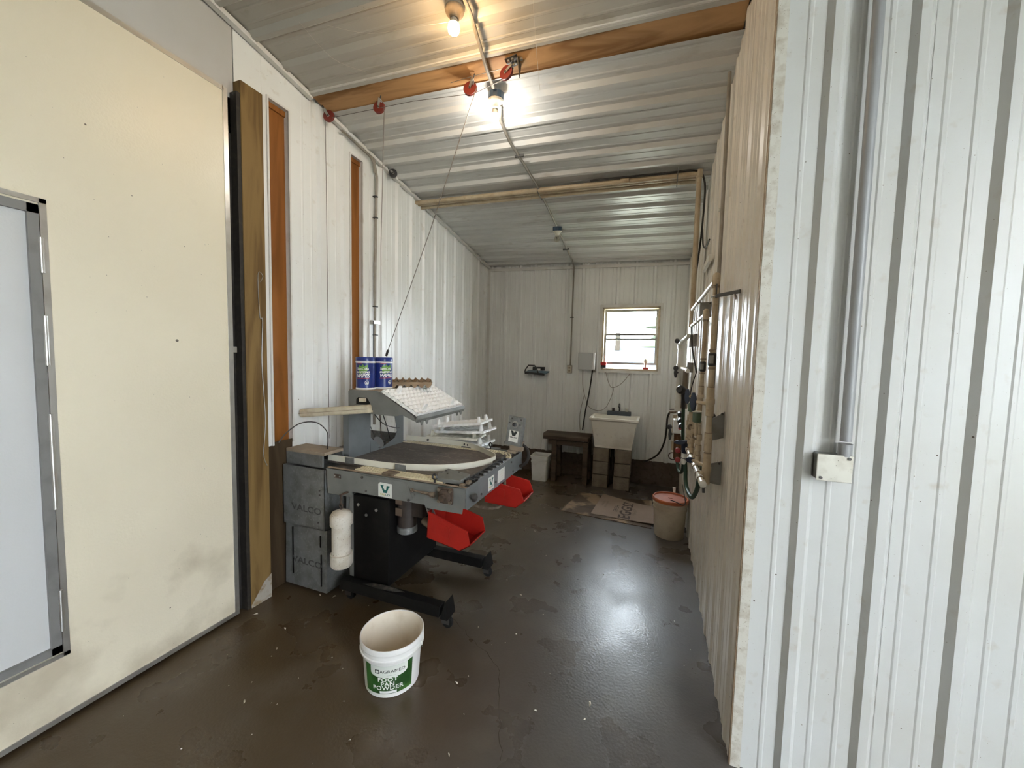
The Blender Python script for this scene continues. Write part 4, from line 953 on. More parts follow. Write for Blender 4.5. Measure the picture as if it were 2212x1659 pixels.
# bottom manifold pipe
b0, b1 = V(.238,2.03,1.04), V(.240,3.30,.995)
pipe(b0, b1, .0135, 'pvc_clean')
d = (b1-b0).normalized()
MB().lathe(b0 - d*.012, [(.010,0),(.0165,.003),(.0170,.05),(.014,.052)], 16, d).build('end_cap', 'pvc_clean', wm, smooth=True)
for s_ in (.09,.20,.36,.50,.70,.86): ring(b0+d*s_, d, .0275, .010); sleeve(b0+d*(s_+.03), d, .0265, .04, 'pvc_clean')
for y in (2.19,2.42,2.58,2.75): pipe((.240,y,1.035-(y-2.03)*.035),(.255,y,1.06), .012)
MB().cyl((.245,2.06,1.02),(.246,2.05,.99), .006, n=8).build('drain_nub', 'black_plastic', wm)
# blue valve and red handles at the far end
MB().lathe((.225,3.02,.965), [(.013,0),(.019,.004),(.024,.05),(.027,.085),(.020,.095)], 14).build('valve_body', 'blue_plastic', wm, smooth=True)
MB().lathe((.225,3.02,.885), [(.016,0),(.021,.004),(.021,.075),(.016,.08)], 14).build('hose_tail', 'pvc_clean', wm, smooth=True)
MB().torus((.225,3.02,.93), .0225, .003, (.1,0,1), 18, 6).build('hose_clamp', 'dark_steel', wm)
handle((.190,2.98,1.05), (-.3,-.9,.2), (1,0,.1), .075)
for y, z in ((3.15,.955),(3.10,.895)): MB().lathe((.190,y,z), [(.008,0),(.020,.003),(.022,.018),(.012,.022)], 8, (-.3,-.9,.1)).build('red_handle', 'red_valve', wm, bevel=.003)
MB().lathe((.215,3.40,1.075), [(.012,0),(.018,.004),(.018,.03),(.008,.035)], 12).build('red_cap', 'red_valve', wm, smooth=True)
for y, z, r in ((3.38,1.10,.024),(3.52,1.12,.026),(3.62,1.165,.022)): MB().lathe((.22,y,z), [(.010,0),(r,.004),(r,.045),(.010,.05)], 10, (0,1,.2)).build('union_nut', 'black_plastic', wm, smooth=True)
pipe((.235,3.28,.998),(.22,3.75,1.15), .014, 'pvc_clean')
# mounting plates standing out from the wall
PLATES = ((2.235,((.276,1.322),(.346,1.372),(.346,1.235),(.272,1.210))),(2.235,((.268,1.085),(.346,1.112),(.346,.985),(.268,.993))),(2.99,((.272,2.040),(.346,2.045),(.346,1.940),(.270,1.930))),(3.90,((.285,1.875),(.346,1.890),(.346,1.775),(.280,1.765))),(4.10,((.290,1.625),(.346,1.622),(.346,1.525),(.284,1.530))))
for y, q in PLATES:
    p_ = MB().prism([(x, y, z) for x, z in q], (0,.005,0)).build('mounting_plate', 'plate_grey', wm)
    MB().cyl((q[1][0]-.012,y-.008,q[1][1]-.012),(q[1][0]-.012,y,q[1][1]-.012), .006, n=8).build('plate_screw', 'dark_steel', p_)
mb = MB(); mb.bar((.268,2.165,1.955),(XR-.012,1.99,1.945), .006, .017); mb.bar((.268,2.172,1.945),(.268,2.172,2.015), .006, .006, up=(0,1,0)); mb.build('pipe_bracket', 'dark_steel', wm)
MB().torus(A(1.955), .0165, .0045, (0,0,1), 16, 6).build('pipe_clamp', 'steel', wm)
MB().cyl((.325,2.03,1.938),(.330,2.02,1.918), .007, n=8).build('bracket_nut', 'steel', wm)
# far filter assembly
ff = thing('water_filter_unit', (.25, 4.2, .9), 'white plastic filter pipes with black taps near the back corner', 'water filter')
def fpipe(p0, p1, r, m='pvc_clean', name='pipe'): return MB().cyl(p0, p1, r, n=16).build(name, m, ff, smooth=True)
XF = .245
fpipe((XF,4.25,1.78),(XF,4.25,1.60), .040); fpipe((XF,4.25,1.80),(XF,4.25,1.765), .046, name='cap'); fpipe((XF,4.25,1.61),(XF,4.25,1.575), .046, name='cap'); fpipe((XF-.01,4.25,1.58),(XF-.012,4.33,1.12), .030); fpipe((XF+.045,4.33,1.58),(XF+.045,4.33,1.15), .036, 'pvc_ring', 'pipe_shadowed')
fpipe((XF-.02,4.22,1.815),(XF+.03,3.90,1.87), .020); fpipe((XF,4.25,1.575),(XF+.04,3.95,1.545), .019)
for z in (1.835,1.565): MB().lathe((XF-.045,4.18,z), [(.006,0),(.024,.004),(.024,.026),(.006,.03)], 8, (-.6,-.8,0)).build('tap', 'black_plastic', ff, bevel=.003)
handle((XF-.05,4.16,1.52), (-.6,-.8,0), (0,.1,1), .10, 'black_plastic', ff)
MB().tube([(XF-.012,4.35,1.12),(XF-.03,4.37,1.10),(XF-.09,4.37,1.095)], .012, 8).build('spigot', 'rust_light', ff, smooth=True); MB().cyl((XF-.085,4.37,1.125),(XF-.030,4.37,1.13), .006, n=6).build('spigot_handle', 'rust', ff)
MB().box(XF-.075,XF+.005,3.62,3.74,1.00,1.12).build('timer_box', 'white_plastic', ff, bevel=.008); MB().cyl((XF-.03,3.68,1.12),(XF-.01,3.68,1.17), .020, n=12).build('timer_cap', 'white_plastic', ff, smooth=True)
MB().lathe((XF-.03,3.68,.76), [(.020,0),(.033,.01),(.036,.22),(.038,.24),(.030,.25)], 18).build('filter_bowl', 'brown_glass', ff, smooth=True)
MB().lathe((XF-.09,3.80,1.03), [(.006,0),(.022,.004),(.022,.03),(.006,.034)], 8, (-.6,-.8,0)).build('tap', 'black_plastic', ff, bevel=.003)
fpipe((XF-.02,4.55,1.05),(XF-.02,4.55,.55), .024, 'pvc_tan'); fpipe((XF-.02,4.55,.86),(XF-.02,4.55,.76), .034, 'pvc_clean', 'filter_cup'); fpipe((XF-.02,4.55,.66),(XF-.02,4.55,.56), .029, 'pvc_clean', 'trap')
MB().torus((XF-.03,4.50,.60), .038, .006, (.3,1,0), 18, 6).build('wire_ring', 'rust', ff)
handle((XF-.06,4.50,.84), (-.6,-.8,0), (0,.1,1), .12, 'black_plastic', ff)
# sprayer and hoses
w_ = thing('hose_sprayer', (.20, 3.1, 1.30), 'black hose sprayer head on green hose beside the blue valve handle', 'sprayer')
MB().lathe((.195,3.10,1.42), [(.012,0),(.030,.006),(.032,.03),(.022,.05)], 14, (-.5,-.8,.1)).build('sprayer_head', 'black_plastic', w_, smooth=True)
MB().tube([(.205,3.10,1.42),(.208,3.12,1.36),(.210,3.14,1.28)], [.022,.018,.015], 12).build('sprayer_grip', 'black_plastic', w_, smooth=True)
HOSE1 = [(.226,3.02,.95),(.236,3.01,.86),(.241,3.00,.765),(.251,2.90,.724),(.264,2.75,.735),(.273,2.60,.83),(.272,2.50,.932),(.268,2.48,1.015)]
HOSE2 = [(.215,3.68,.80),(.222,3.80,.72),(.238,3.72,.648),(.252,3.56,.69),(.254,3.45,.82),(.245,3.38,.93)]
def hose(pts, r, m, label, name='garden_hose'):
    p = catmull(pts, 7); return tag(MB().tube(p, r, 10).build(name, m, smooth=True, at=pts[0]), label, 'hose')
hose([(.210,3.14,1.29),(.215,3.18,1.18),(.222,3.22,1.05),(.228,3.24,1.00)], .0130, 'hose_green', 'short dark green hose hanging from the black sprayer head')
hose(HOSE1, .0135, 'hose_green', 'green hose hanging in a deep U under the nearest pipes')
hose(HOSE2, .0130, 'hose_green', 'green hose loop hanging under the brown filter bowl')
hose([(.16,4.37,1.09),(.145,4.45,1.02),(.15,4.70,.86),(.14,4.95,.66),(.08,5.15,.46),(-.04,5.28,.335),(-.10,5.285,.325)], .0105, 'hose_black', 'dark brown hose sagging from the brass spigot to the back curb')
w_ = MB().tube(catmull([(.300,3.30,1.55),(.285,3.50,1.40),(.29,3.60,1.25),(.30,3.66,1.12)],5), .004, 6)
tag(w_.build('thin_wire', 'hose_black', at=(.3,3.4,1.4)), 'thin black wire crossing the right wall behind the filter', 'cord')

# ================================================================== PARTITION: CONDUIT AND BOX
pc = thing('partition_conduit', (.630, YP-.03, 1.32), 'thick grey plastic conduit running up the near white partition', 'conduit')
MB().cyl((.6325,YP-.040,1.36),(.6255,YP-.040,3.74), .0165, n=20).build('conduit_pipe', 'conduit_grey', pc, smooth=True)
MB().cyl((.6325,YP-.040,1.308),(.6325,YP-.040,1.352), .0205, n=20).build('coupling', 'conduit_grey', pc, smooth=True)
jb = thing('junction_box', (.600, YP, 1.262), 'square galvanized junction box with speckled cover on the near partition', 'electrical box')
MB().box(.552,.650,YP-.055,YP-.004,1.219,1.310).build('box_body', 'galv', jb, bevel=.003)
cvp = MB().box(.549,.652,YP-.059,YP-.055,1.217,1.312).build('box_cover', 'box_metal', jb, bevel=.006)
for x, z in ((.562,1.228),(.640,1.302)): MB().cyl((x,YP-.063,z),(x,YP-.058,z), .005, n=10).build('cover_screw', 'dark_steel', cvp)

# ================================================================== BACK OF THE ROOM
def block(cx, cy, z0, label, w=.195, d=.20, h=.165):
    mb = MB(); x0, x1, y0, y1 = cx-w/2, cx+w/2, cy-d/2, cy+d/2
    mb.box(x0,x1,y0,y1,z0,z0+h)
    o = mb.build('concrete_block', 'block', bevel=.008, at=(cx,cy,z0)); return tag(o, label, 'block', 'blocks under the sink')
HZ = .172
for i, nm in enumerate(('bottom','second','top')):
    block(-.610+.004*i, 5.05-.012*i, HZ*i, nm+' block of the left concrete block pillar under the sink')
    block(-.342+.006*i, 5.04-.012*i, HZ*i, nm+' block of the right concrete block pillar under the sink')
sk = thing('utility_sink', (-.46, 5.10, HZ*3), 'off-white plastic utility sink standing on two block pillars', 'sink')
mb = MB(); z0, z1 = HZ*3, .905
def ringv(hx, y0, y1, z): return [(-.46-hx,y0,z),(-.46+hx,y0,z),(-.46+hx,y1,z),(-.46-hx,y1,z)]
R_ = [ringv(.225,4.95,5.24,z0), ringv(.278,4.885,5.285,z1-.035), ringv(.298,4.870,5.295,z1-.030), ringv(.300,4.868,5.298,z1), ringv(.270,4.895,5.20,z1), ringv(.205,4.97,5.17,z0+.03)]
vs_ = sum(R_, []); fs = [(0,3,2,1)]
for k in range(5):
    for i in range(4): fs.append((4*k+i, 4*k+(i+1)%4, 4*k+4+(i+1)%4, 4*k+4+i))
fs.append((20,21,22,23))
mb.add(vs_, fs).build('basin', 'sink_white', sk, bevel=.008)
MB().box(-.685,-.235,4.945,4.952,z0+.0,z0+.05).build('basin_lip', 'sink_white', sk, bevel=.003)
fa = MB().box(-.575,-.275,5.21,5.29,z1,z1+.055).build('faucet_base', 'faucet_blue', sk, bevel=.006)
MB().tube(catmull([(-.42,5.25,z1+.05),(-.42,5.245,z1+.13),(-.42,5.20,z1+.155),(-.42,5.15,z1+.12)],6), .010, 8).build('spout', 'black_plastic', fa, smooth=True)
for x in (-.50,-.33): MB().lathe((x,5.25,z1+.055), [(.018,0),(.018,.015),(.008,.025),(.022,.03),(.020,.04)], 10).build('faucet_knob', 'black_plastic' if x < -.4 else 'porcelain', fa, smooth=True)
MB().cyl((-.475,5.12,.20),(-.475,5.12,z0), .022, n=12).build('drain_pipe', 'dark_steel', sk, smooth=True)
# stool / bench
bs = thing('wooden_bench', (-1.04, 5.06, 0), 'rough dark wooden bench beside the utility sink', 'bench')
mb = MB(); mb.prism([(-1.365,4.92,.565),(-.765,4.90,.580),(-.755,4.98,.580),(-.765,5.28,.580),(-1.40,5.28,.575),(-1.40,5.05,.575)], (0,0,.045)); mb.build('bench_top', 'stool_wood', bs, bevel=.004)
MB().box(-1.30,-.78,4.955,4.985,.495,.560).build('apron', 'stool_wood', bs)
for x, y in ((-1.248,4.93),(-.835,4.93),(-1.248,5.20),(-.835,5.20)): MB().box(x,x+.065,y,y+.075,0,.560).build('leg', 'stool_wood', bs, bevel=.003)
# white square pail
wpz = thing('square_pail', (-1.400, 4.97, 0), 'white square plastic pail on the floor beside the wooden bench', 'pail')
def sq(h, z, r=.018, cx=-1.400, cy=4.97):
    out = []
    for sx, sy, a0 in ((1,1,0),(-1,1,90),(-1,-1,180),(1,-1,270)):
        for k in range(4):
            a = math.radians(a0+30*k); out.append((cx+sx*(h-r)+r*math.cos(a), cy+sy*(h-r)+r*math.sin(a), z))
    return out
levels = [(.098,0),(.108,.245),(.113,.247),(.113,.262),(.108,.264),(.110,.300),(.120,.302),(.121,.335),(.116,.337),(.112,.335),(.094,.012)]
vs_ = sum([sq(h, z) for h, z in levels], []); fs = [tuple(range(15,-1,-1))]
for k in range(len(levels)-1):
    for i in range(16): fs.append((16*k+i, 16*k+(i+1)%16, 16*k+16+(i+1)%16, 16*k+16+i))
fs.append(tuple(range(160,176)))
MB().add(vs_, fs).build('pail_body', 'pail_white', wpz, smooth=True)
# cardboard
cb1 = thing('cardboard_sheet', (-.55, 4.3, 0), 'wet flattened brown cardboard lying under the printed sheet', 'cardboard', 'flattened cartons')
def sheet(poly, z, name, m, par, t=.004):
    return MB().prism([(x,y,z) for x, y in poly], (0,0,t)).build(name, m, par)
sheet([(-.885,3.985),(.03,3.90),(.03,4.70),(-.42,4.62),(-.80,4.66)], .002, 'cardboard_panel', 'cardboard', cb1)
sheet([(-.868,4.19),(-.52,4.17),(-.52,4.175),(-.868,4.196)], .0062, 'fold_line', 'ink_black', cb1, .0005)
cb2 = thing('printed_carton', (-.25, 4.25, .01), 'flattened egg carton box with dark lettering lying beside the lidded bucket', 'cardboard', 'flattened cartons')
mb = MB(); vs_ = []; nx, ny = 14, 6
def cbp(u, v):
    x = -.575 + u*.655 + .06*(1-u)*v; y = 4.03 - .06*u + v*(.56 - .05*u); z = .010 + .018*(u-.1)**2 + .035*(1-u)**3*v + .006*math.sin(u*6)*v
    return (x, y, max(z, .0075))
for i in range(nx+1):
    for j in range(ny+1): vs_.append(cbp(i/nx, j/ny))
top = [(i*(ny+1)+j, (i+1)*(ny+1)+j, (i+1)*(ny+1)+j+1, i*(ny+1)+j+1) for i in range(nx) for j in range(ny)]
mb.add(vs_, top); n0 = len(vs_); mb.add([(x,y,z-.004) for x,y,z in vs_], [f[::-1] for f in top]); mb.build('carton_panel', 'cardboard_light', cb2, smooth=True)
def on_carton(u0, v0):   # lettering reads along the depth of the room
    def f(a, b): x, y, z_ = cbp(u0 - b/.655, v0 + a/.52); return (x, y, z_+.0012)
    return f
text('EGGS!', .165, (0,0,0), (1,0,0), (0,0,1), 'cardboard_ink', cb2, 1.0, fn=on_carton(.52,.46), bold=.004)
for u0, s_, L_, mt_ in ((.35,'FRESH',.070,'cardboard_ink'),(.64,'ONE DOZEN',.036,'cardboard_ink_pale'),(.665,'GRADE A',.032,'cardboard_ink_pale'),(.10,'HANDLE',.034,'cardboard_ink_pale'),(.16,'WITH CARE',.034,'cardboard_ink_pale')):
    text(s_, L_, (0,0,0), (1,0,0), (0,0,1), mt_, cb2, .9, fn=on_carton(u0, .45 if u0 > .3 else .55))
mb = MB()
for u0 in (.425,.58):
    for v0, v1 in ((.02,.12),(.74,.86)): mb.add([tuple(V(*cbp(u, v))+V(0,0,.0012)) for u, v in ((u0,v0),(u0+.02,v0),(u0+.02,v1),(u0,v1))], [(0,1,2,3)])
mb.build('print_bars', 'cardboard_ink', cb2)
# lidded bucket
lbk = thing('lidded_bucket', (.185, 3.83, 0), 'dirty white five-gallon bucket with an orange lid by the right wall', 'bucket')
c = V(.185,3.83,0)
MB().lathe(c, [(.125,0),(.130,.006),(.143,.255),(.149,.258),(.149,.272),(.144,.276),(.145,.300),(.153,.303),(.153,.318),(.146,.322),(.147,.345)], 36).build('bucket_body', 'bucket_dirty', lbk, smooth=True)
ld = MB().lathe(c+V(0,0,.333), [(.148,0),(.157,.002),(.158,.024),(.152,.032),(.143,.032),(.140,.018)], 36).build('lid_rim', 'orange_lid', lbk, smooth=True)
MB().lathe(c+V(0,0,.345), [(.141,0),(.141,.007),(.02,.010),(.016,.016),(.001,.017)], 36).build('lid_top', 'orange_lid_top', ld, smooth=True)
MB().tube(catmull([(.185,3.745,.362),(.20,3.715,.37),(.235,3.69,.368),(.285,3.685,.352),(.305,3.72,.37),(.295,3.78,.43),(.28,3.83,.50)],6), .0042, 6).build('bail_wire', 'black_plastic', lbk, smooth=True)
MB().cyl((.225,3.985,.362),(.222,3.99,.41), .011, .016, n=10).build('spout_plug', 'can_white', lbk, smooth=True)

# things on the back wall
ob_ = thing('outlet_box', (-1.115, YB, 1.49), 'small tan outlet box at the end of the conduit on the back wall', 'outlet')
MB().box(-1.153,-1.083,YB-.050,YB-.018,1.438,1.552).build('box_body', 'conduit_dirty', ob_, bevel=.006)
f_ = MB().box(-1.148,-1.088,YB-.054,YB-.050,1.446,1.544).build('cover_plate', 'outlet', ob_, bevel=.006)
for z in (1.515,1.475): MB().box(-1.131,-1.105,YB-.0555,YB-.054,z-.012,z+.012).build('socket', 'pvc_ring', f_)
dp = thing('wall_dispenser', (-.885, YB, 1.61), 'flat grey paper dispenser on the back wall beside the window', 'dispenser')
MB().box(-.995,-.80,YB-.085,YB-.022,1.490,1.728).build('dispenser_body', 'dispenser', dp, bevel=.014)
MB().box(-.798,-.770,YB-.080,YB-.030,1.498,1.730).build('dispenser_edge', 'white_plastic', dp, bevel=.004)
th = thing('tool_rack', (-1.58, YB-.08, 1.45), 'small blue wall tray with a black wire hoop on the back wall', 'wall rack')
MB().prism([(-1.745,YB-.13,1.425),(-1.45,YB-.13,1.405),(-1.41,YB-.022,1.445),(-1.71,YB-.022,1.455)], (0,0,.012)).build('tray', 'tool_blue', th)
MB().bar((-1.74,YB-.135,1.428),(-1.45,YB-.135,1.412), .012, .030, up=(0,0,1)).build('tray_front', 'black_plastic', th)
MB().box(-1.655,-1.475,YB-.035,YB-.022,1.465,1.515).build('holder_plate', 'black_plastic', th)
MB().box(-1.600,-1.540,YB-.038,YB-.034,1.462,1.490).build('holder_gap', 'can_white', th)
MB().tube([(-1.742,YB-.13,1.43),(-1.735,YB-.13,1.47),(-1.69,YB-.13,1.535),(-1.60,YB-.13,1.535),(-1.57,YB-.13,1.50),(-1.54,YB-.13,1.42)], .009, 8).build('hoop', 'black_plastic', th, smooth=True)
def cord(pts, r, label, m='hose_black'): return tag(MB().tube(catmull(pts,6), r, 6).build('power_cable', m, smooth=True, at=pts[0]), label, 'cord')
cord([(-.80,YB-.05,1.49),(-.83,YB-.06,1.20),(-.875,YB-.06,.92),(-.905,YB-.055,.66)], .010, 'thick black cord from the dispenser down behind the bench')
cord([(-.93,YB-.05,1.49),(-.925,YB-.05,1.28),(-.88,YB-.05,1.10),(-.82,YB-.05,.98),(-.70,YB-.05,.945),(-.60,YB-.05,1.00),(-.52,YB-.05,1.20),(-.52,YB-.05,1.28)], .004, 'thin grey cord dipping from the dispenser to the window sill', 'conduit_dirty')
cord([(-.90,YB-.05,1.14),(-.94,YB-.05,.95),(-.955,YB-.05,.80),(-.94,YB-.05,.66)], .004, 'thin grey cord hanging down just left of the thick black cord', 'conduit_dirty')
cord([(-.625,YB-.035,1.47),(-.58,YB-.04,1.33),(-.53,YB-.04,1.265),(-.42,YB-.04,1.32),(-.31,YB-.035,1.46)], .004, 'thin grey cord sagging under the window sill', 'conduit_dirty')
rb = thing('red_sill_box', (-.66, YB+.0, WZ0+.022), 'small red and black box standing on the left end of the window sill', 'box')
MB().box(-.705,-.625,YB-.028,YB+.03,WZ0+.024,WZ0+.062).build('box_base', 'black_plastic', rb); MB().box(-.705,-.625,YB-.030,YB+.03,WZ0+.062,WZ0+.105).build('box_top', 'sill_red', rb, bevel=.004)
rc = thing('sill_ornament', (-.115, YB+.01, WZ0+.022), 'small pale figure on a red base on the window sill', 'ornament')
MB().box(-.155,-.085,YB-.02,YB+.03,WZ0+.022,WZ0+.048).build('ornament_base', 'sill_red', rc, bevel=.004)
MB().lathe((-.125,YB+.005,WZ0+.048), [(.012,0),(.010,.03),(.020,.06),(.030,.075),(.024,.095),(.010,.115),(.001,.118)], 14).build('ornament_body', 'feather', rc, smooth=True)

# ================================================================== THINGS ON THE TABLE
def canister(cx, cy, z0, label, rot):
    t_ = thing('wipes_canister', (cx,cy,z0), label, 'canister', 'blue wipes canisters')
    r, h = .066, .228; c = V(cx,cy,z0)
    MB().lathe(c, [(.062,0),(.066,.004),(.066,.012),(.0645,.014)], 32).build('base_ring', 'can_white', t_, smooth=True)
    MB().lathe(c+V(0,0,.012), [(.0645,0),(.0645,h-.052)], 32).build('can_body', 'can_blue', t_, smooth=True)
    MB().lathe(c+V(0,0,h-.042), [(.0645,0),(.067,.002),(.067,.010),(.0655,.012)], 32).build('neck_ring', 'can_white', t_, smooth=True)
    lid = MB().lathe(c+V(0,0,h-.030), [(.066,0),(.066,.026),(.063,.030),(.001,.030)], 32).build('lid', 'can_blue', t_, smooth=True)
    def wrap(a, b, d=.0012):
        th_ = rot + a/r; return (cx + (r-.0015+d)*math.sin(th_), cy - (r-.0015+d)*math.cos(th_), z0 + b)
    MB().add([wrap(a,b,.001) for a, b in ((-.010,h-.022),(-.004,h-.022),(-.004,h-.010),(-.010,h-.010))], [(0,1,2,3)]).build('lid_glint', 'can_white', lid)
    mb = MB(); poly = [(-.034,.150),(-.020,.175),(-.010,.162),(.002,.178),(.012,.165),(.034,.176),(.036,.140),(.020,.118),(-.022,.112)]
    cc = (0,.145); n_ = len(poly)
    for i in range(n_):
        p, q = poly[i], poly[(i+1)%n_]
        for k in range(3):
            pa = [p[j]+(q[j]-p[j])*k/3 for j in (0,1)]; pb = [p[j]+(q[j]-p[j])*(k+1)/3 for j in (0,1)]
            for s0, s1 in ((0,.5),(.5,1)):
                g = lambda e, s: wrap(cc[0]+(e[0]-cc[0])*s, cc[1]+(e[1]-cc[1])*s, .0008)
                mb.add([g(pa,s0),g(pb,s0),g(pb,s1),g(pa,s1)], [(0,1,2,3)])
    mb.build('label_splash', 'can_green', t_)
    W = lambda dz, da=0: (lambda a, b: wrap(a+da, dz+b, .0016))
    text('SaniCide', .024, (0,0,0), (1,0,0), (0,0,1), 'ink_white', t_, fn=W(.146), bold=.0004)
    text('SANITIZING', .018, (0,0,0), (1,0,0), (0,0,1), 'ink_white', t_, .95, shear=.25, fn=W(.122), bold=.0007)
    text('WIPES', .034, (0,0,0), (1,0,0), (0,0,1), 'ink_white', t_, 1.0, shear=.25, fn=W(.097), bold=.0012)
    mb = MB()
    for k in range(8):
        a = -.045+.09*k/8; b = -.045+.09*(k+1)/8; mb.add([wrap(a,.078+.05*(a+.045)*.3),wrap(b,.078+.05*(b+.045)*.3),wrap(b,.081+.05*(b+.045)*.3),wrap(a,.081+.05*(a+.045)*.3)], [(0,1,2,3)])
    for k in range(4): 
        a = -.040+.04*k/4; b = -.040+.04*(k+1)/4; mb.add([wrap(a,.183),wrap(b,.183),wrap(b,.186),wrap(a,.186)], [(0,1,2,3)])
    mb.build('label_stripe', 'ink_red', t_)
    mb = MB()
    for k in range(14):
        a0, a1 = 2*math.pi*k/14, 2*math.pi*(k+1)/14; q = lambda a, s: wrap(.028+s*math.cos(a), .050+s*math.sin(a))
        mb.add([q(a0,.011),q(a1,.011),q(a1,.014),q(a0,.014)], [(0,1,2,3)])
    mb.add([wrap(.028+x, .050+y) for x, y in ((-.007,-.006),(.007,-.006),(.003,.003),(-.003,.003))], [(0,1,2,3)])
    mb.build('label_seal', 'ink_white', t_)
canister(-1.906, 2.175, 1.382, 'blue wipes canister at the outer left end of the shelf', .40)
canister(-1.856, 2.300, 1.382, 'blue wipes canister standing next to the pulp egg tray', .98)
# pulp egg tray, a grid of posts and cups
def egg_surface(n, m_, pitch, amp, res=6):
    vs_ = []; fs = []; NX, NY = n*res, m_*res
    for i in range(NX+1):
        for j in range(NY+1):
            u, v = i/res, j/res
            a = math.cos(math.pi*2*u)*math.cos(math.pi*2*v)          # posts and cups alternate
            a = .5*(math.cos(2*math.pi*u)+math.cos(2*math.pi*v))*.75 + .25*a
            vs_.append(((u-n/2)*pitch, (v-m_/2)*pitch, amp*a))
    for i in range(NX):
        for j in range(NY): fs.append((i*(NY+1)+j, (i+1)*(NY+1)+j, (i+1)*(NY+1)+j+1, i*(NY+1)+j+1))
    return vs_, fs
pt = thing('pulp_egg_tray', (-1.80, 2.52, 1.384), 'brown paper pulp egg tray lying behind the blue canisters', 'egg tray')
vs_, fs = egg_surface(6, 6, .050, .024, 6); a = math.radians(38)
def rotp(p, c, ang): return (c[0]+p[0]*math.cos(ang)-p[1]*math.sin(ang), c[1]+p[0]*math.sin(ang)+p[1]*math.cos(ang), c[2]+p[2])
C0 = (-1.80,2.55,1.425)
up_ = [rotp(p, C0, a) for p in vs_]; dn_ = [rotp((p[0],p[1],p[2]-.004), C0, a) for p in vs_]
MB().add(up_, fs).add(dn_, [f[::-1] for f in fs]).build('tray_cups', 'pulp', pt, smooth=True)
mb = MB(); hw = .150
for k in range(4):
    for i in range(6):
        t0, t1 = -hw+2*hw*i/6, -hw+2*hw*(i+1)/6; tm = (t0+t1)/2
        q = lambda t, o, z_: rotp({0:(t,-hw-o,z_),1:(hw+o,t,z_),2:(-t,hw+o,z_),3:(-hw-o,-t,z_)}[k], C0, a)
        mb.add([q(t0,.006,.004),q(t1,.006,.004),q(t1,.0,-.014),q(t0,.0,-.014)], [(0,1,2,3)])
        mb.add([q(t0,.0,-.014),q(t1,.0,-.014),q(tm+.006,-.006,-.040),q(tm-.006,-.006,-.040)], [(0,1,2,3)])
mb.build('tray_rim', 'pulp', pt)
# white plastic tray on the sloping shelf
Rw = V(.275,0,-.1415).normalized(); Nw = V(.1415,0,.275).normalized()
def wtray(name_loc, label, cen, ax, ay, n, m_, pitch, mt_, tabs=True, amp=.012, group='white plastic egg trays'):
    cen, ax, ay = Vector(cen), Vector(ax).normalized(), Vector(ay).normalized(); az = ax.cross(ay)
    t_ = thing('plastic_egg_tray', cen, label, 'egg tray', group)
    P = lambda x, y, z_: cen + ax*x + ay*y + az*z_
    vs_, fs = egg_surface(n, m_, pitch, amp, 6)
    MB().add([P(*p) for p in vs_], fs).add([P(p[0],p[1],p[2]-.003) for p in vs_], [f[::-1] for f in fs]).build('tray_cups', mt_, t_, smooth=True)
    hx, hy = n*pitch/2, m_*pitch/2; mb = MB()
    for s in (-1,1):
        mb.obox(P(0,s*(hy+.003),-.004), ax*(hx+.006), ay*.003, az*.010); mb.obox(P(s*(hx+.003),0,-.004), ax*.003, ay*hy, az*.010)
    for k in range(n):
        for s in (-1,1): mb.add([P(-hx+k*pitch+.006,s*hy,.006),P(-hx+(k+1)*pitch-.006,s*hy,.006),P(-hx+(k+1)*pitch-.010,s*(hy+.014),-.010),P(-hx+k*pitch+.010,s*(hy+.014),-.010)], [(0,1,2,3)])
    for k in range(m_):
        for s in (-1,1): mb.add([P(s*hx,-hy+k*pitch+.006,.006),P(s*hx,-hy+(k+1)*pitch-.006,.006),P(s*(hx+.012),-hy+(k+1)*pitch-.010,-.012),P(s*(hx+.012),-hy+k*pitch+.010,-.012)], [(0,1,2,3)])
    mb.build('tray_rim', mt_, t_)
    if tabs:
        for x in (-hx+.035, hx-.035):
            for y in (-hy*.62, hy*.62):
                mb = MB(); mb.prism([P(x-.006,y-.028,0),P(x-.006,y+.028,0),P(x-.006,y+.020,.030),P(x-.006,y+.013,.050),P(x-.006,y-.013,.050),P(x-.006,y-.020,.030)], az.cross(ay)*-.014); mb.build('tray_tab', mt_, t_, bevel=.002)
    return t_
wtray(0, 'white plastic egg tray lying on the sloping shelf of the packing table', (-1.576,2.425,1.3150), (.275,0,-.1415), (0,1,0), 7, 14, .0435, 'egg_white_plastic', amp=.012)
# stack of white trays behind the fence, on a low stand of the table
MB().box(-1.90,-1.28,2.865,3.19,.80,.815).build('side_shelf', 'machine_grey', tb); MB().box(-1.88,-1.84,2.862,3.18,.55,.80).build('shelf_bracket', 'machine_grey', tb); MB().box(-1.36,-1.32,2.862,3.18,.55,.80).build('shelf_bracket', 'machine_grey', tb)
for k, (dx, dy, dz, rz, tx, mt_, lab) in enumerate(((.00,.0,.835,.04,.02,'egg_white_plastic','bottom tray of the messy white tray stack behind the fence'),
        (.02,.01,.880,-.06,.05,'egg_white_plastic','second tray from the bottom of the messy tray stack behind the fence'),
        (-.05,-.02,.930,.12,.02,'egg_cream_plastic','yellowed middle tray of the messy tray stack behind the fence'),
        (.03,.01,.985,-.05,.08,'egg_white_plastic','second tray from the top of the messy tray stack behind the fence'),
        (.00,.0,1.045,.03,.13,'egg_white_plastic','topmost tilted tray of the messy tray stack behind the fence'))):
    wtray(0, lab, (-1.585+dx,3.03+dy,dz), (math.cos(rz),math.sin(rz),tx), (-math.sin(rz),math.cos(rz),0), 9, 5, .051, mt_, amp=.008)

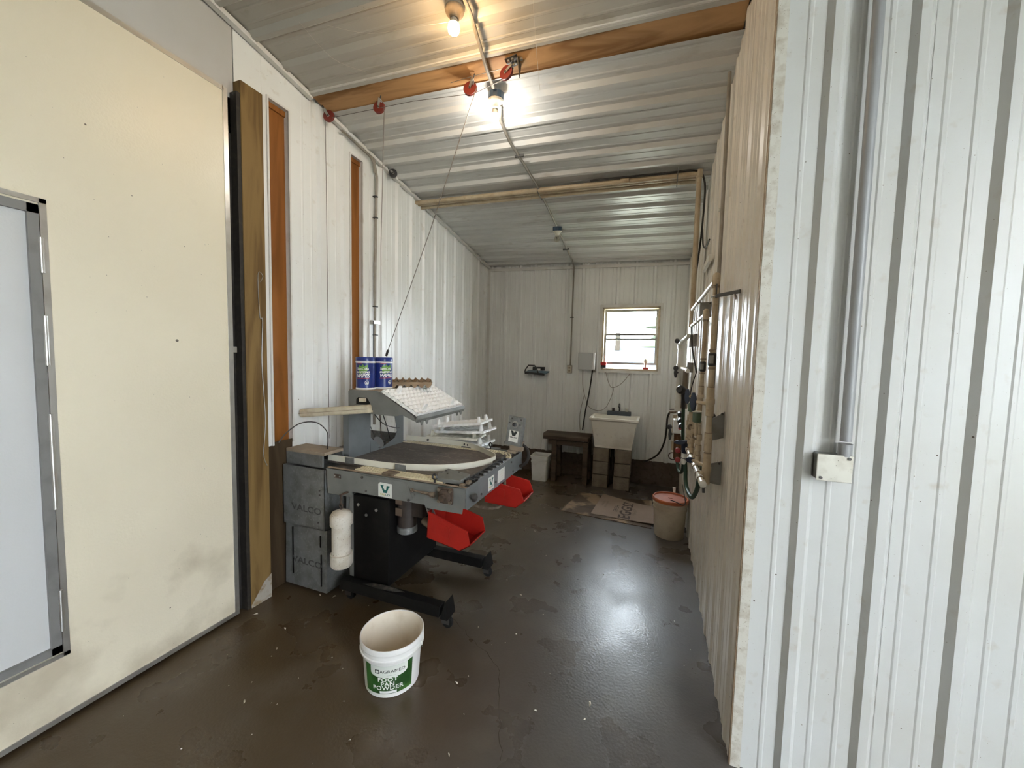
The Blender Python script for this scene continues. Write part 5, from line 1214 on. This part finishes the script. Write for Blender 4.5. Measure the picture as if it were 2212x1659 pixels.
# ================================================================== FRONT BUCKET
fbk = thing('powder_bucket', (-1.18, 1.535, 0), 'open white plastic bucket with a green label in the foreground', 'bucket')
c = V(-1.18,1.535,0)
MB().lathe(c, [(.124,0),(.130,.005),(.1405,.170),(.1430,.180),(.1525,.187),(.1550,.192),(.1550,.199),(.1510,.203),(.1500,.214),(.1505,.222),(.1540,.226),(.1545,.247),(.1525,.250),(.1490,.250),(.1485,.240)], 56, top=False).build('bucket_wall', 'bucket_white', fbk, smooth=True)
MB().lathe(c, [(.001,.007),(.126,.008),(.1420,.205),(.1486,.246)], 56, top=False).build('bucket_inside', 'bucket_inside', fbk, smooth=True)
def bw(a, b, d=.0012):   # a = distance round the wall from its centre line facing the camera, b = height
    th_ = -.74 + a/.136 + math.pi; rr = .130 + (b-.005)/.163*.0105 + d
    ang = math.atan2(-1.535, 1.18) + .00 + a/.136
    return (c.x + rr*math.cos(ang), c.y + rr*math.sin(ang), b)
def patch(a0, a1, b0, b1, m, par, d=.001, name='label', na=16, top=None):
    mb = MB()
    for i in range(na):
        x0, x1 = a0+(a1-a0)*i/na, a0+(a1-a0)*(i+1)/na; t0 = top(x0) if top else b1; t1 = top(x1) if top else b1
        mb.add([bw(x0,b0,d),bw(x1,b0,d),bw(x1,t1,d),bw(x0,t0,d)], [(0,1,2,3)])
    return mb.build(name, m, par, smooth=True)
lab_ = patch(-.140,.098,.026,.169,'label_green',fbk,na=28)
patch(-.104,.070,.130,.1695,'label_pale',lab_,.0018,'label_cap',na=24)
mb = MB()
for i in range(20):     # rounded lower edge of the pale cap
    a0, a1 = -.104+.174*i/20, -.104+.174*(i+1)/20; lo = lambda a: .130-.020*max(0,1-((a+.017)/.087)**2)**.5
    mb.add([bw(a0,lo(a0),.0018),bw(a1,lo(a1),.0018),bw(a1,.1305,.0018),bw(a0,.1305,.0018)], [(0,1,2,3)])
mb.build('label_cap', 'label_pale', lab_)
def on_b(b0, a0=0): return lambda a, b: bw(a0+a, b0+b, .0026)
text('AGRAMED', .0215, (0,0,0), (1,0,0), (0,0,1), 'ink_black', lab_, 1.15, fn=on_b(.142,.000))
patch(-.080,-.060,.132,.152,'ink_black',lab_,.0026,'cross_mark',4)
patch(-.0730,-.0670,.135,.149,'label_pale',lab_,.0032,'cross_bar',2); patch(-.077,-.063,.139,.145,'label_pale',lab_,.0032,'cross_bar',2)
text('--------------', .009, (0,0,0), (1,0,0), (0,0,1), 'ink_black', lab_, 1.0, fn=on_b(.123,-.006))
for s_, b0, sz in (('FOOT',.100,.029),('PAN',.0775,.028),('POWDER',.0565,.029)):
    text(s_, sz, (0,0,0), (1,0,0), (0,0,1), 'ink_white', lab_, 1.12, spacing=1.1, fn=on_b(b0,-.022), bold=.0007)
patch(-.060,.020,.030,.042,'can_white',lab_,.0026,'white_strip',8)
hd_ = []
for k in range(25):
    t_ = -1.25+2.5*k/24; ang = math.atan2(-1.535,1.18)+2.55+t_*1.15; rr = .150; dip = .20-.135*(1-(t_/1.25)**2)
    hd_.append((c.x+(rr-.004)*math.cos(ang), c.y+(rr-.004)*math.sin(ang), dip))
MB().tube(hd_, .0022, 6).build('bail_wire', 'dark_steel', fbk, smooth=True)
for s in (-1,1):
    ang = math.atan2(-1.535,1.18)+2.55+s*1.25*1.15; MB().cyl((c.x+.150*math.cos(ang),c.y+.150*math.sin(ang),.20),(c.x+.158*math.cos(ang),c.y+.158*math.sin(ang),.20), .008, n=10).build('bail_ear', 'bucket_white', fbk)

# ================================================================== SMALL THINGS
w_ = MB().tube(catmull([(-2.318,1.72,2.06),(-2.316,1.735,2.10),(-2.316,1.705,2.10),(-2.318,1.712,1.85),(-2.316,1.728,1.82),(-2.318,1.72,1.55),(-2.316,1.735,1.2),(-2.318,1.72,.98),(-2.316,1.74,.90)],6), .0022, 6)
tag(w_.build('hanging_wire', 'steel', at=(-2.317,1.72,2.1)), 'long bent wire hanging on the timber post', 'wire')
w_ = MB().tube(catmull([(-2.36,1.86,1.02),(-2.34,1.90,1.08),(-2.28,1.96,1.142),(-2.18,2.00,1.15),(-2.10,2.01,1.10),(-2.085,2.01,1.04),(-2.09,2.01,.97)],6), .0040, 6)
tag(w_.build('bent_rod', 'dark_steel', smooth=True, at=(-2.2,1.98,1.1)), 'thin bent metal rod arching over the conveyor trough', 'rod')
w_ = MB().bar((-1.945,2.30,1.874),(-1.912,2.26,1.40), .018, .005, up=(.8,.6,0))
tag(w_.build('plastic_strip', 'black_plastic', at=(-1.93,2.28,1.4)), 'narrow black slat standing behind the left canister', 'slat')
wc = thing('left_wall_conduit', (XL+.04, 2.80, 1.0), 'grey conduit with zip ties standing against the left wall past the second slot', 'conduit')
MB().tube([(XL+.038,2.79,cz(XL,2.8)-.03),(XL+.038,2.83,3.18),(XL+.038,2.81,2.4),(XL+.038,2.80,1.0)], .012, 10).build('conduit_pipe', 'conduit_dirty', wc, smooth=True)
MB().tube(catmull([(XL+.05,2.42,cz(XL,2.42)-.06),(XL+.05,2.60,cz(XL,2.60)-.055),(XL+.05,2.76,cz(XL,2.76)-.06),(XL+.04,2.80,3.20)],6), .009, 8).build('feed_cable', 'conduit_dirty', wc, smooth=True)
for z in (3.0,2.82,2.05,1.80): MB().box(XL+.022,XL+.058,2.795,2.825,z,z+.008).build('zip_tie', 'black_plastic', wc)
MB().box(XL+.024,XL+.056,2.76,2.86,1.90,1.93).build('conduit_clip', 'steel', wc)
cw_ = thing('cobweb', (-.35, 2.0, 3.1), 'thin dusty cobweb strands hanging near the warm bulb', 'cobweb')
for pts in ([(-.60,1.75,cz(-.6,1.75)),(-.60,1.80,3.2),(-.61,1.95,2.98)], [(-1.80,1.75,3.45),(-1.55,1.80,3.38),(-1.30,1.82,3.36),(-1.08,1.835,3.34)], [(-1.95,1.70,3.47),(-1.86,1.85,3.36),(-1.75,2.0,3.36)]):
    MB().tube(catmull(pts,5), .0007, 5).build('strand', 'feather', cw_)
# litter
mb = MB()
def chip(x, y, s, ang):
    p = [(s,0),(s*.3,s*.32),(-s*.8,s*.15),(-s*.5,-s*.3),(s*.3,-s*.22)]
    mb.add([(x+u*math.cos(ang)-v*math.sin(ang), y+u*math.sin(ang)+v*math.cos(ang), .0015+.004*(k%2)) for k, (u, v) in enumerate(p)], [(0,1,2,3,4)])
for x, y, s in ((-1.60,.72,.022),(-1.50,.66,.018),(-1.66,.80,.010),(-1.98,1.58,.014),(-1.88,1.45,.012),(-1.72,1.16,.014),(-2.05,1.90,.016),(-1.95,1.92,.018),(-.62,1.22,.030),(-.58,1.20,.018),(-.66,1.26,.012),(-.72,1.30,.010),(-.22,1.75,.018),(-.23,1.66,.012),(-.93,2.02,.010),(-.80,2.42,.014),(-.78,3.0,.012),(-.95,2.55,.010),(-.60,2.28,.008),(-.70,2.05,.008),(-.45,1.62,.010),(-.86,1.62,.012),(-2.26,1.60,.022),(.20,3.30,.010),(-.30,2.9,.008),(-1.0,3.4,.010),(-1.35,1.75,.010),(-1.95,2.0,.020)):
    chip(x, y, s, random.uniform(0,6))
for k in range(90):
    chip(random.uniform(-2.2,.30), random.uniform(.9,5.0), random.uniform(.002,.006), random.uniform(0,6))
o = tag(mb.build('floor_litter', 'feather', at=(-.9,2.2,.0)), 'scattered pale feather bits and crumbs on the concrete floor', 'litter', kind='stuff')

# ================================================================== OUTSIDE THE WINDOW
g = MB().box(-60,4.3,5.8,120,-.45,-.35)
tag(g.build('ground_outside', 'ground', at=(0,30,-.4)), 'sunlit pale yard outside the window', 'ground', kind='structure')
g = MB().box(4.4,60,-60,60,-.14,-.02)
tag(g.build('ground_entrance', 'ground', at=(30,0,-.1)), 'pale yard outside the open doorway beside the partition', 'ground', kind='structure')
hs = thing('far_house', (-1.1, 17.5, -.35), 'pale house with a low blue grey roof seen through the window', 'house')
MB().box(-2.2,.6,17,20,-.35,1.45).build('house_wall', 'house_wall', hs)
MB().prism([(-2.5,16.6,1.40),(-2.5,18.5,2.35),(-2.5,20.4,1.40),(-2.5,18.5,1.52)], (3.4,0,0)).build('house_roof', 'house_roof', hs)
MB().box(-1.75,-1.55,18.0,18.2,1.9,2.9).build('chimney', 'bark', hs)
for x in (-1.6,-.3): MB().box(x,x+.5,16.97,17.0,.3,1.0).build('house_window', 'faucet_blue', hs)
for i, (x, x2, zt, lab) in enumerate(((-2.3,-.9,.95,'long pale board leaning on the yard wall, on the left'),(-1.0,-.3,.80,'stained board leaning on the yard wall in the middle'),(-.2,1.0,.90,'brown board leaning on the yard wall, on the right'))):
    mb = MB().bar((x,12.2+.1*i,-.34),(x2,12.88,zt-.25), .12, .08); tag(mb.build('yard_board', 'log_wood', at=(x,12.5,-.3)), lab, 'board', 'boards in the yard')
mb = MB().box(-3.0,1.6,12.9,13.4,-.35,.62); tag(mb.build('yard_wall', 'house_wall', at=(-.6,13.1,-.35)), 'low pale wall in the yard behind the boards', 'wall')
tr_ = thing('far_tree', (.35, 16.0, -.35), 'pointed pale tree at the right edge of the window view', 'tree')
MB().cyl((.35,16.0,-.35),(.35,16.0,5.2), .09, .04, n=8).build('trunk', 'bark', tr_)
mb = MB()
for k in range(5): mb.lathe((.35,16.0,2.2+.75*k), [(.95-.15*k,0),(.55-.10*k,.35),(.05,.95)], 12)
mb.build('crown', 'leaves', tr_)
